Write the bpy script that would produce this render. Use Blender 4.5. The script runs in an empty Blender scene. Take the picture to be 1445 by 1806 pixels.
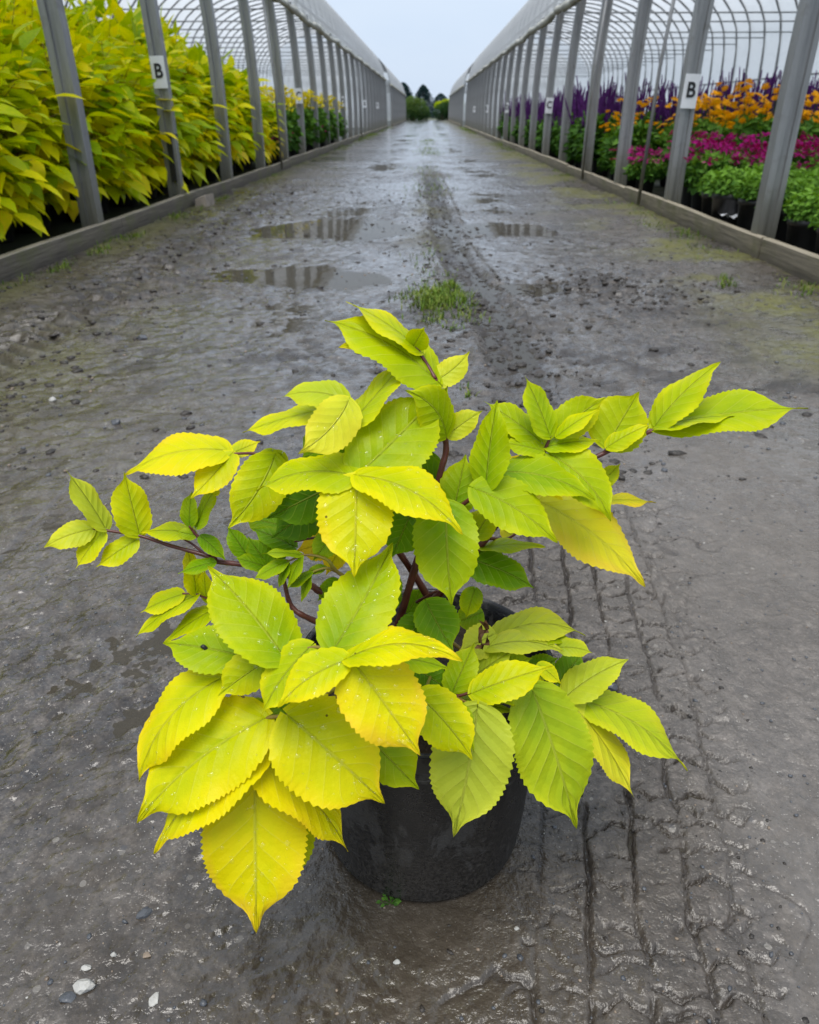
import bpy, math, random
import numpy as np
from mathutils import Vector, Matrix

random.seed(7)
RNG = np.random.default_rng(11)
scene = bpy.context.scene
COL = scene.collection
R = math.radians

# ------------------------------------------------------------------ camera
CAM_H = 0.85
FPX = 1336.0                                   # focal length in photo pixels (1445 wide)
PITCH = math.atan((903 - 197) / FPX)
YAW = math.atan(32.5 / math.hypot(FPX, 706))
cam_d = bpy.data.cameras.new("camera")
cam = bpy.data.objects.new("camera", cam_d)
COL.objects.link(cam)
cam.location = (0, 0, CAM_H)
cam.rotation_euler = (math.pi / 2 - PITCH, 0, YAW)
cam_d.sensor_fit = 'HORIZONTAL'
cam_d.sensor_width = 26.0
cam_d.lens = FPX / 1445 * 26.0
cam_d.clip_start = 0.02
cam_d.clip_end = 2000
cam_d.dof.use_dof = True
cam_d.dof.focus_distance = 0.86
cam_d.dof.aperture_fstop = 8.5
scene.camera = cam

# ------------------------------------------------------------------ world, sun, exposure
SUN_EL, SUN_AZ = 72.0, 200.0                   # high, behind the camera, veiled by cloud
w = bpy.data.worlds.new("World")
scene.world = w
w.use_nodes = True
nt = w.node_tree
nt.nodes.clear()
sky = nt.nodes.new("ShaderNodeTexSky")
sky.sky_type = 'NISHITA'
sky.sun_disc = False
sky.sun_elevation = R(SUN_EL)
sky.sun_rotation = R(SUN_AZ)
sky.air_density = 1.0
sky.dust_density = 3.0
cloud = nt.nodes.new("ShaderNodeMix")
cloud.data_type = 'RGBA'
cloud.inputs[0].default_value = 0.86           # even cloud veil over the blue
cn = nt.nodes.new("ShaderNodeTexNoise")
cn.inputs['Scale'].default_value = 2.2
cn.inputs['Detail'].default_value = 5
tcw = nt.nodes.new("ShaderNodeTexCoord")
mpw = nt.nodes.new("ShaderNodeMapping")
mpw.inputs['Scale'].default_value = (1, 1, 3)
crw = nt.nodes.new("ShaderNodeValToRGB")
crw.color_ramp.elements[0].position = 0.3
crw.color_ramp.elements[0].color = (0.53, 0.635, 0.79, 1)
crw.color_ramp.elements[1].position = 0.7
crw.color_ramp.elements[1].color = (0.63, 0.71, 0.82, 1)
scl = nt.nodes.new("ShaderNodeVectorMath")
scl.operation = 'SCALE'
scl.inputs[3].default_value = 10.0
nt.links.new(tcw.outputs['Generated'], mpw.inputs[0])
nt.links.new(mpw.outputs[0], cn.inputs['Vector'])
nt.links.new(cn.outputs['Fac'], crw.inputs[0])
nt.links.new(crw.outputs[0], scl.inputs[0])
nt.links.new(scl.outputs[0], cloud.inputs[7])
bg = nt.nodes.new("ShaderNodeBackground")
bg.inputs[1].default_value = 0.065
wo = nt.nodes.new("ShaderNodeOutputWorld")
nt.links.new(sky.outputs[0], cloud.inputs[6])
nt.links.new(cloud.outputs[2], bg.inputs[0])
nt.links.new(bg.outputs[0], wo.inputs[0])

sun_d = bpy.data.lights.new("sun", 'SUN')
sun_d.energy = 1.5
sun_d.angle = R(38)
sun_d.color = (1.0, 0.96, 0.9)
sun = bpy.data.objects.new("sun", sun_d)
COL.objects.link(sun)
az = R(SUN_AZ)
sdir = Vector((math.sin(az) * math.cos(R(SUN_EL)), math.cos(az) * math.cos(R(SUN_EL)), math.sin(R(SUN_EL))))
sun.rotation_euler = sdir.to_track_quat('Z', 'Y').to_euler()
sun.location = (0, -5, 12)

scene.view_settings.view_transform = 'Standard'
scene.view_settings.look = 'None'
scene.view_settings.gamma = 1.0
scene.view_settings.use_curve_mapping = False
scene.view_settings.exposure = 1.03
scene.render.engine = 'CYCLES'
scene.cycles.use_denoising = True
scene.cycles.max_bounces = 6
scene.cycles.diffuse_bounces = 3
scene.cycles.glossy_bounces = 3
scene.cycles.transmission_bounces = 4
scene.cycles.transparent_max_bounces = 6
scene.cycles.sample_clamp_indirect = 6.0
scene.cycles.caustics_reflective = False
scene.cycles.caustics_refractive = False

# ------------------------------------------------------------------ helpers: objects
def tag(o, label=None, cat=None, group=None, kind=None):
    if label: o["label"] = label
    if cat: o["category"] = cat
    if group: o["group"] = group
    if kind: o["kind"] = kind
    return o

def link(name, data, parent=None, mat=None):
    o = bpy.data.objects.new(name, data)
    COL.objects.link(o)
    if parent is not None:
        o.parent = parent
    if mat is not None and data is not None and not data.materials:
        data.materials.append(mat)
    return o

def empty(name, loc=(0, 0, 0), rz=0.0):
    o = bpy.data.objects.new(name, None)
    o.empty_display_size = 0.1
    COL.objects.link(o)
    o.location = loc
    o.rotation_euler = (0, 0, rz)
    return o

def copy_tree(src, loc=None, rz=None, sc=None):
    c = src.copy(); COL.objects.link(c)
    if loc is not None: c.location = loc
    if rz is not None: c.rotation_euler = (0, 0, rz)
    if sc is not None: c.scale = sc if hasattr(sc, '__len__') else (sc, sc, sc)
    for ch in KIDS.get(src.name, []):
        k = ch.copy(); COL.objects.link(k); k.parent = c
    return c
KIDS = {}

class MB:
    """collects shapes, builds ONE mesh"""
    def __init__(s):
        s.v = []; s.f = []; s.n = 0; s.att = {}
    def add(s, verts, faces, **att):
        verts = np.asarray(verts, float).reshape(-1, 3)
        s.v.append(verts)
        o = s.n
        s.f.extend([tuple(i + o for i in f) for f in faces])
        for k, val in att.items():
            s.att.setdefault(k, []).append((o, np.broadcast_to(np.asarray(val, float), (len(verts),))))
        s.n += len(verts)
    def box(s, c, d, **att):
        x, y, z = c; a, b, e = d[0] / 2, d[1] / 2, d[2] / 2
        v = [(x + i * a, y + j * b, z + k * e) for i in (-1, 1) for j in (-1, 1) for k in (-1, 1)]
        s.add(v, [(0, 1, 3, 2), (4, 6, 7, 5), (0, 4, 5, 1), (2, 3, 7, 6), (0, 2, 6, 4), (1, 5, 7, 3)], **att)
    def tube(s, pts, rad, seg=6, caps=True, **att):
        v, f = tube_geo(pts, rad, seg, caps)
        s.add(v, f, **att)
    def lathe(s, prof, seg=24, c=(0, 0, 0), **att):
        v = []; f = []
        n = len(prof)
        for i in range(seg):
            a = 2 * math.pi * i / seg
            for (r, z) in prof:
                v.append((c[0] + r * math.cos(a), c[1] + r * math.sin(a), c[2] + z))
        for i in range(seg):
            j = (i + 1) % seg
            for k in range(n - 1):
                f.append((i * n + k, j * n + k, j * n + k + 1, i * n + k + 1))
        s.add(v, f, **att)
    def mesh(s, name, mat=None, smooth=False):
        me = bpy.data.meshes.new(name)
        V = np.concatenate(s.v) if s.v else np.zeros((0, 3))
        me.from_pydata(V.tolist(), [], s.f)
        for k, lst in s.att.items():
            arr = np.zeros(s.n, np.float32)
            for o, val in lst:
                arr[o:o + len(val)] = val
            a = me.attributes.new(k, 'FLOAT', 'POINT')
            a.data.foreach_set('value', arr)
        if smooth:
            me.polygons.foreach_set('use_smooth', np.ones(len(me.polygons), bool))
        if mat: me.materials.append(mat)
        return me
    def build(s, name, mat=None, parent=None, smooth=False):
        return link(name, s.mesh(name, mat, smooth), parent)

def tube_geo(pts, rad, seg=6, caps=True):
    P = np.asarray(pts, float)
    n = len(P)
    rad = np.broadcast_to(np.asarray(rad, float), (n,))
    T = np.gradient(P, axis=0)
    T /= np.linalg.norm(T, axis=1)[:, None] + 1e-12
    ref = np.array([0, 0, 1.0]) if abs(T[0][2]) < 0.9 else np.array([1.0, 0, 0])
    N = np.cross(T[0], ref); N /= np.linalg.norm(N)
    v = []
    for i in range(n):
        N = N - T[i] * (N @ T[i]); N /= np.linalg.norm(N)
        B = np.cross(T[i], N)
        for k in range(seg):
            a = 2 * math.pi * k / seg
            v.append(P[i] + rad[i] * (math.cos(a) * N + math.sin(a) * B))
    f = []
    for i in range(n - 1):
        for k in range(seg):
            k2 = (k + 1) % seg
            f.append((i * seg + k, i * seg + k2, (i + 1) * seg + k2, (i + 1) * seg + k))
    if caps:
        f.append(tuple(range(seg - 1, -1, -1)))
        f.append(tuple((n - 1) * seg + k for k in range(seg)))
    return np.array(v), f

def smooth_path(pts, sub=6):
    P = np.asarray(pts, float)
    if len(P) < 3:
        return np.array([P[0] + (P[-1] - P[0]) * t for t in np.linspace(0, 1, sub + 1)])
    Q = np.vstack([2 * P[0] - P[1], P, 2 * P[-1] - P[-2]])
    out = []
    for i in range(1, len(Q) - 2):
        p0, p1, p2, p3 = Q[i - 1:i + 3]
        for t in np.linspace(0, 1, sub, endpoint=False):
            out.append(0.5 * ((2 * p1) + (-p0 + p2) * t + (2 * p0 - 5 * p1 + 4 * p2 - p3) * t * t + (-p0 + 3 * p1 - 3 * p2 + p3) * t ** 3))
    out.append(P[-1])
    return np.array(out)

# numpy gradient-free value noise
def _hash(ix, iy, seed):
    h = (ix.astype(np.int64) * 374761393 + iy.astype(np.int64) * 668265263 + seed * 1442695041) & 0xffffffff
    h = ((h ^ (h >> 13)) * 1274126177) & 0xffffffff
    h = (h ^ (h >> 16)) & 0xffffffff
    return h / 4294967295.0
def vnoise(x, y, seed=0):
    ix = np.floor(x); iy = np.floor(y)
    fx = x - ix; fy = y - iy
    fx = fx * fx * fx * (fx * (fx * 6 - 15) + 10); fy = fy * fy * fy * (fy * (fy * 6 - 15) + 10)
    a = _hash(ix, iy, seed); b = _hash(ix + 1, iy, seed)
    c = _hash(ix, iy + 1, seed); d = _hash(ix + 1, iy + 1, seed)
    return (a * (1 - fx) + b * fx) * (1 - fy) + (c * (1 - fx) + d * fx) * fy * 1.0
def fbm(x, y, f, octv=3, seed=0, gain=0.5):
    s = 0; a = 1; t = 0
    for i in range(octv):
        c, sn = math.cos(0.6 * i + .3), math.sin(0.6 * i + .3)
        s = s + a * (vnoise((x * c - y * sn) * f + 17.3 * i, (x * sn + y * c) * f - 9.1 * i, seed + i) - 0.5) * 2
        t += a; a *= gain; f *= 2.03
    return s / t
def sstep(a, b, x):
    t = np.clip((x - a) / (b - a), 0, 1)
    return t * t * (3 - 2 * t)

# photo pixel -> point (a pixel is a direction; the distance is given by a world plane)
_f = np.array([-math.sin(YAW) * math.cos(PITCH), math.cos(YAW) * math.cos(PITCH), -math.sin(PITCH)])
_r = np.array([math.cos(YAW), math.sin(YAW), 0.0])
_u = np.cross(_r, _f)
EYE = np.array([0, 0, CAM_H])
def at_y(x, y, Y):
    d = _f + _r * (x - 722.5) / FPX - _u * (y - 903) / FPX
    return EYE + d * (Y / d[1])
def at_z(x, y, z):
    d = _f + _r * (x - 722.5) / FPX - _u * (y - 903) / FPX
    return EYE + d * ((z - CAM_H) / d[2])

# ------------------------------------------------------------------ helpers: materials
def mat_new(name):
    m = bpy.data.materials.new(name)
    m.use_nodes = True
    nt = m.node_tree
    nt.nodes.clear()
    out = nt.nodes.new("ShaderNodeOutputMaterial")
    return m, nt, out
def N(nt, typ, **kw):
    n = nt.nodes.new(typ)
    for k, v in kw.items():
        if k.startswith('i_'):
            n.inputs[k[2:].replace('_', ' ')].default_value = v
        else:
            setattr(n, k, v)
    return n
def ramp(nt, stops, fac=None):
    n = nt.nodes.new("ShaderNodeValToRGB")
    el = n.color_ramp.elements
    while len(el) > 1: el.remove(el[-1])
    el[0].position = stops[0][0]; el[0].color = (*stops[0][1], 1)
    for p, c in stops[1:]:
        e = el.new(p); e.color = (*c, 1)
    if fac is not None: nt.links.new(fac, n.inputs[0])
    return n
def gr(v): return (v, v, v)
def noise(nt, scale, detail=4, rough=0.55, vec=None, dist=0.0):
    n = N(nt, "ShaderNodeTexNoise")
    n.inputs['Scale'].default_value = scale; n.inputs['Detail'].default_value = detail
    n.inputs['Roughness'].default_value = rough; n.inputs['Distortion'].default_value = dist
    if vec is not None: nt.links.new(vec, n.inputs['Vector'])
    return n
def mixc(nt, a, b, fac, mode='MIX'):
    n = N(nt, "ShaderNodeMix", data_type='RGBA', blend_type=mode)
    for sock, val in ((n.inputs[0], fac), (n.inputs[6], a), (n.inputs[7], b)):
        if hasattr(val, 'links') or hasattr(val, 'is_linked'):
            nt.links.new(val, sock)
        elif isinstance(val, tuple): sock.default_value = (*val, 1) if len(val) == 3 else val
        else: sock.default_value = val
    return n.outputs[2]
def math_(nt, op, a, b=None, clamp=False):
    n = N(nt, "ShaderNodeMath", operation=op, use_clamp=clamp)
    for sock, val in ((n.inputs[0], a), (n.inputs[1], b)):
        if val is None: continue
        if hasattr(val, 'is_linked'): nt.links.new(val, sock)
        else: sock.default_value = val
    return n.outputs[0]
def attr(nt, name):
    return N(nt, "ShaderNodeAttribute", attribute_name=name).outputs['Fac']
def objco(nt): return N(nt, "ShaderNodeTexCoord").outputs['Object']
def geopos(nt): return N(nt, "ShaderNodeNewGeometry").outputs['Position']
def bump(nt, h, strength=0.5, dist=0.01):
    b = N(nt, "ShaderNodeBump")
    b.inputs['Strength'].default_value = strength; b.inputs['Distance'].default_value = dist
    nt.links.new(h, b.inputs['Height'])
    return b.outputs[0]

def simple(name, col, rough=0.6, metal=0.0, var=0.25, vscale=12, bmp=0.0, bscale=80, spec=0.5, col2=None):
    m, nt, out = mat_new(name)
    p = N(nt, "ShaderNodeBsdfPrincipled")
    co = objco(nt)
    n1 = noise(nt, vscale, 5, 0.6, co)
    c2 = col2 if col2 else tuple(c * (1 - var) for c in col)
    c1 = col if col2 else tuple(min(1, c * (1 + var)) for c in col)
    rp = ramp(nt, [(0.3, c2), (0.7, c1)], n1.outputs['Fac'])
    nt.links.new(rp.outputs[0], p.inputs['Base Color'])
    rr = ramp(nt, [(0.3, gr(max(0.02, rough - .12))), (0.7, gr(min(1, rough + .1)))], n1.outputs['Fac'])
    nt.links.new(rr.outputs[0], p.inputs['Roughness'])
    p.inputs['Metallic'].default_value = metal
    p.inputs['Specular IOR Level'].default_value = spec
    if bmp:
        n2 = noise(nt, bscale, 4, 0.6, co)
        nt.links.new(bump(nt, n2.outputs['Fac'], bmp, 0.004), p.inputs['Normal'])
    nt.links.new(p.outputs[0], out.inputs[0])
    return m

def leaf_material(name, stops, trans=0.32, rough=0.36, coat=0.0, vein=True, pale=(0.74, 0.75, 0.10), spots=False):
    """leaf blade: colour runs by the leaf's own tint (how gold it has turned); light passes through"""
    m, nt, out = mat_new(name)
    tint = attr(nt, 'tint')
    co = objco(nt)
    n1 = noise(nt, 16, 3, 0.6, co)
    fac = math_(nt, 'ADD', tint, math_(nt, 'MULTIPLY', math_(nt, 'SUBTRACT', n1.outputs['Fac'], 0.5), 0.42))
    rp = ramp(nt, stops, fac)
    col = rp.outputs[0]
    col = mixc(nt, col, pale, attr(nt, 'pale'))
    p = N(nt, "ShaderNodeBsdfPrincipled")
    bn = None
    if vein:
        lt, ls = attr(nt, 'along'), attr(nt, 'across')    # position on the blade: 0..1 along, -1..1 across
        aa = math_(nt, 'ABSOLUTE', ls)
        wob = math_(nt, 'MULTIPLY', math_(nt, 'SUBTRACT', n1.outputs['Fac'], 0.5), 0.05)
        q = math_(nt, 'SUBTRACT', math_(nt, 'ADD', lt, wob), math_(nt, 'MULTIPLY', math_(nt, 'POWER', aa, 0.85), 0.27))
        q = math_(nt, 'ADD', math_(nt, 'MULTIPLY', q, 7.2), math_(nt, 'MULTIPLY', math_(nt, 'GREATER_THAN', ls, 0.0), 0.3))
        tri = math_(nt, 'PINGPONG', q, 0.5)                # 0 on a side vein, 0.5 midway
        rib = ramp(nt, [(0.0, gr(1)), (0.055, gr(0))], tri).outputs[0]
        mid = ramp(nt, [(0.0, gr(1)), (0.045, gr(0))], aa).outputs[0]
        inside = ramp(nt, [(0.0, gr(1)), (0.75, gr(.8)), (0.98, gr(0.1))], aa).outputs[0]
        vn = math_(nt, 'MAXIMUM', math_(nt, 'MULTIPLY', math_(nt, 'MULTIPLY', rib, 0.75), inside), mid)
        col = mixc(nt, col, mixc(nt, col, (0.86, 0.85, 0.16), 0.30), vn)
        pil = math_(nt, 'MULTIPLY', math_(nt, 'POWER', math_(nt, 'MULTIPLY', tri, 2.0), 0.6), inside)
        fine = noise(nt, 150, 2, 0.6, co)
        hsum = math_(nt, 'ADD', math_(nt, 'MULTIPLY', pil, attr(nt, 'quilt')), math_(nt, 'MULTIPLY', fine.outputs['Fac'], 0.25))
        hsum = math_(nt, 'SUBTRACT', hsum, math_(nt, 'MULTIPLY', mid, 0.5))
        sp = N(nt, "ShaderNodeTexVoronoi"); sp.inputs['Scale'].default_value = 34; nt.links.new(co, sp.inputs['Vector'])
        spc = N(nt, "ShaderNodeSeparateColor"); nt.links.new(sp.outputs['Color'], spc.inputs[0])
        speck = math_(nt, 'MULTIPLY', math_(nt, 'LESS_THAN', sp.outputs['Distance'], math_(nt, 'MULTIPLY', spc.outputs[1], 0.07)), math_(nt, 'GREATER_THAN', spc.outputs[0], 0.82))
        col = mixc(nt, col, (0.06, 0.035, 0.01), math_(nt, 'MULTIPLY', speck, 0.8))      # small brown specks
        bn = bump(nt, hsum, 1.0, 0.0026)
        nt.links.new(bn, p.inputs['Normal'])
    nt.links.new(col, p.inputs['Base Color'])
    rr = ramp(nt, [(0.3, gr(rough - .08)), (0.7, gr(rough + .14))], noise(nt, 60, 3, 0.6, co).outputs['Fac'])
    nt.links.new(rr.outputs[0], p.inputs['Roughness'])
    p.inputs['Specular IOR Level'].default_value = 0.14
    t = N(nt, "ShaderNodeBsdfTranslucent")
    tc = mixc(nt, col, (1.0, 0.95, 0.25), 1.0, 'MULTIPLY')
    nt.links.new(tc, t.inputs['Color'])
    if bn is not None: nt.links.new(bn, t.inputs['Normal'])
    mx = N(nt, "ShaderNodeMixShader")
    mx.inputs[0].default_value = trans
    nt.links.new(p.outputs[0], mx.inputs[1]); nt.links.new(t.outputs[0], mx.inputs[2])
    nt.links.new(mx.outputs[0], out.inputs[0])
    return m
GOLD = [(0.0, (0.06, 0.17, 0.003)), (0.3, (0.17, 0.34, 0.003)), (0.6, (0.45, 0.55, 0.002)), (0.8, (0.74, 0.71, 0.002)), (0.91, (0.85, 0.72, 0.003)), (1.0, (0.90, 0.64, 0.02))]
M = {}
M['leaf'] = leaf_material('golden leaf', GOLD)
M['bank_leaf'] = leaf_material('bank leaf', [(p, tuple(min(.95, x * 1.14) for x in c)) for p, c in GOLD], trans=0.44, vein=False, rough=0.4)
M['green_leaf'] = leaf_material('green foliage', [(0, (0.03, 0.09, 0.012)), (0.5, (0.09, 0.22, 0.03)), (1, (0.22, 0.42, 0.05))], trans=0.3, vein=False, rough=0.5)
M['tree_leaf'] = leaf_material('tree foliage', [(0, (0.015, 0.05, 0.02)), (0.5, (0.05, 0.12, 0.03)), (1, (0.16, 0.24, 0.05))], trans=0.25, vein=False, rough=0.6)
M['conifer'] = leaf_material('conifer needles', [(0, (0.012, 0.035, 0.04)), (1, (0.035, 0.075, 0.075))], trans=0.1, vein=False, rough=0.7)  # distance haze is mixed into the needle colour as a blue cast
def petal(name, c):
    return leaf_material(name, [(0, tuple(x * .55 for x in c)), (1, c)], trans=0.3, vein=False, rough=0.6)
M['orange'] = petal('orange petals', (1.0, 0.50, 0.005))
M['yellow'] = petal('yellow petals', (0.98, 0.84, 0.02))
M['magenta'] = petal('magenta petals', (0.50, 0.010, 0.25))
M['purple'] = petal('purple florets', (0.13, 0.032, 0.20))
M['dryleaf'] = simple('withered leaf', (0.13, 0.06, 0.02), 0.8, var=0.5, vscale=60)
M['stem'] = simple('red-brown stem', (0.105, 0.026, 0.020), 0.42, var=0.4, vscale=40)
M['petiole'] = simple('green petiole', (0.30, 0.28, 0.03), 0.45, var=0.35, vscale=30, col2=(0.14, 0.05, 0.015))
M['blacksoil'] = simple('potting soil', (0.03, 0.02, 0.013), 0.9, var=0.6, vscale=60, bmp=1.0, bscale=150)
M['nurserypot'] = simple('nursery pot plastic', (0.011, 0.011, 0.012), 0.42, var=0.4, vscale=20)
M['galv'] = None
# ---- galvanised steel, weathered
def galv_mat(name, base, dirt):
    m, nt, out = mat_new(name)
    p = N(nt, "ShaderNodeBsdfPrincipled")
    co = objco(nt)
    mp = N(nt, "ShaderNodeMapping"); mp.inputs['Scale'].default_value = (30, 30, 2.0)
    nt.links.new(co, mp.inputs[0])
    st = noise(nt, 1.0, 6, 0.65, mp.outputs[0])
    bl = noise(nt, 6, 5, 0.6, co)
    c = ramp(nt, [(0.25, tuple(x * .6 for x in base)), (0.5, base), (0.8, tuple(min(1, x * 1.25) for x in base))], st.outputs['Fac']).outputs[0]
    sep = N(nt, "ShaderNodeSeparateXYZ"); nt.links.new(co, sep.inputs[0])
    low = ramp(nt, [(0.0, gr(1)), (0.45, gr(0.0))], math_(nt, 'ADD', sep.outputs[2], math_(nt, 'MULTIPLY', bl.outputs['Fac'], -0.25))).outputs[0]
    c = mixc(nt, c, dirt, math_(nt, 'MULTIPLY', low, 0.7))
    c = mixc(nt, c, (0.10, 0.085, 0.06), ramp(nt, [(0.58, gr(0)), (0.75, gr(0.5))], bl.outputs['Fac']).outputs[0])
    nt.links.new(c, p.inputs['Base Color'])
    p.inputs['Metallic'].default_value = 0.35
    rr = ramp(nt, [(0.3, gr(.38)), (0.7, gr(.62))], st.outputs['Fac'])
    nt.links.new(rr.outputs[0], p.inputs['Roughness'])
    nt.links.new(p.outputs[0], out.inputs[0])
    return m
M['galv'] = galv_mat('galvanised steel', (0.27, 0.275, 0.28), (0.15, 0.14, 0.09))
M['hoop'] = simple('hoop steel', (0.24, 0.25, 0.26), 0.5, metal=0.4, var=0.2, vscale=3)

# ---- polythene film
def film_mat(name, col, thru):
    m, nt, out = mat_new(name)
    co = geopos(nt)
    mp = N(nt, "ShaderNodeMapping"); mp.inputs['Scale'].default_value = (3, 0.8, 3)
    nt.links.new(co, mp.inputs[0])
    n1 = noise(nt, 1.3, 5, 0.65, mp.outputs[0])
    c = ramp(nt, [(0.25, tuple(x * .86 for x in col)), (0.5, col)], n1.outputs['Fac']).outputs[0]
    d = N(nt, "ShaderNodeBsdfPrincipled"); nt.links.new(c, d.inputs['Base Color'])
    d.inputs['Roughness'].default_value = 0.35
    t = N(nt, "ShaderNodeBsdfTranslucent"); nt.links.new(c, t.inputs['Color'])
    mx = N(nt, "ShaderNodeMixShader"); mx.inputs[0].default_value = thru
    nt.links.new(d.outputs[0], mx.inputs[1]); nt.links.new(t.outputs[0], mx.inputs[2])
    tr = N(nt, "ShaderNodeBsdfTransparent")
    m2 = N(nt, "ShaderNodeMixShader"); m2.inputs[0].default_value = 0.36
    nt.links.new(mx.outputs[0], m2.inputs[1]); nt.links.new(tr.outputs[0], m2.inputs[2])
    nt.links.new(m2.outputs[0], out.inputs[0])
    return m
M['film'] = film_mat('polythene film', (0.99, 0.99, 0.99), 0.52)
M['filmroll'] = simple('rolled dirty film', (0.55, 0.54, 0.47), 0.5, var=0.35, vscale=5, bmp=0.6, bscale=25, col2=(0.25, 0.24, 0.18))

# ---- kerb boards
def board_mat(name, c1, c2, moss):
    m, nt, out = mat_new(name)
    p = N(nt, "ShaderNodeBsdfPrincipled")
    co = geopos(nt)
    mp = N(nt, "ShaderNodeMapping"); mp.inputs['Scale'].default_value = (14, 1.2, 30)
    nt.links.new(co, mp.inputs[0])
    gnz = noise(nt, 2.0, 6, 0.65, mp.outputs[0])
    bl = noise(nt, 4.0, 5, 0.6, co)
    c = ramp(nt, [(0.28, c2), (0.62, c1)], gnz.outputs['Fac']).outputs[0]
    c = mixc(nt, c, moss, ramp(nt, [(0.5, gr(0)), (0.68, gr(.8))], bl.outputs['Fac']).outputs[0])
    geo = N(nt, "ShaderNodeNewGeometry")
    sp = N(nt, "ShaderNodeSeparateXYZ"); nt.links.new(co, sp.inputs[0])
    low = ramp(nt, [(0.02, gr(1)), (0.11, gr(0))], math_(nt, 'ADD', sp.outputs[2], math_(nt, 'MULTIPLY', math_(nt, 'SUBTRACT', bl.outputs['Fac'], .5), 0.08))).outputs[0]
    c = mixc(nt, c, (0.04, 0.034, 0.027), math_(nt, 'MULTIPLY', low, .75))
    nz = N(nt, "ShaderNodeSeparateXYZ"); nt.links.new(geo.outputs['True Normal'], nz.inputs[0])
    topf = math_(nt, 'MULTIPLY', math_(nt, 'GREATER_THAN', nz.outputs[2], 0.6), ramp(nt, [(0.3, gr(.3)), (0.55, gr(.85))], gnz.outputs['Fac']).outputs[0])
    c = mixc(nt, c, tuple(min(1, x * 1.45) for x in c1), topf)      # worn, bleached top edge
    nt.links.new(c, p.inputs['Base Color'])
    p.inputs['Roughness'].default_value = 0.7
    nt.links.new(bump(nt, gnz.outputs['Fac'], 0.6, 0.006), p.inputs['Normal'])
    nt.links.new(p.outputs[0], out.inputs[0])
    return m
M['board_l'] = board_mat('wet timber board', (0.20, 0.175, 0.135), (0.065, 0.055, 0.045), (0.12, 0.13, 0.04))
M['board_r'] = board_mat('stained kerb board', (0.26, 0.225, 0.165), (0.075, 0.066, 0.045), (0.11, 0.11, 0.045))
M['card'] = simple('white card', (0.74, 0.75, 0.78), 0.5, var=0.06, vscale=8)
M['ink'] = simple('black lettering', (0.012, 0.012, 0.014), 0.5, var=0.1)
M['blackband'] = simple('black tape', (0.012, 0.012, 0.012), 0.5)
M['bed'] = simple('ground cloth', (0.035, 0.045, 0.025), 0.55, var=0.5, vscale=3, bmp=0.4, bscale=60, col2=(0.018, 0.02, 0.014))
M['field'] = simple('field', (0.07, 0.08, 0.04), 0.9, var=0.4, vscale=0.3)

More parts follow.
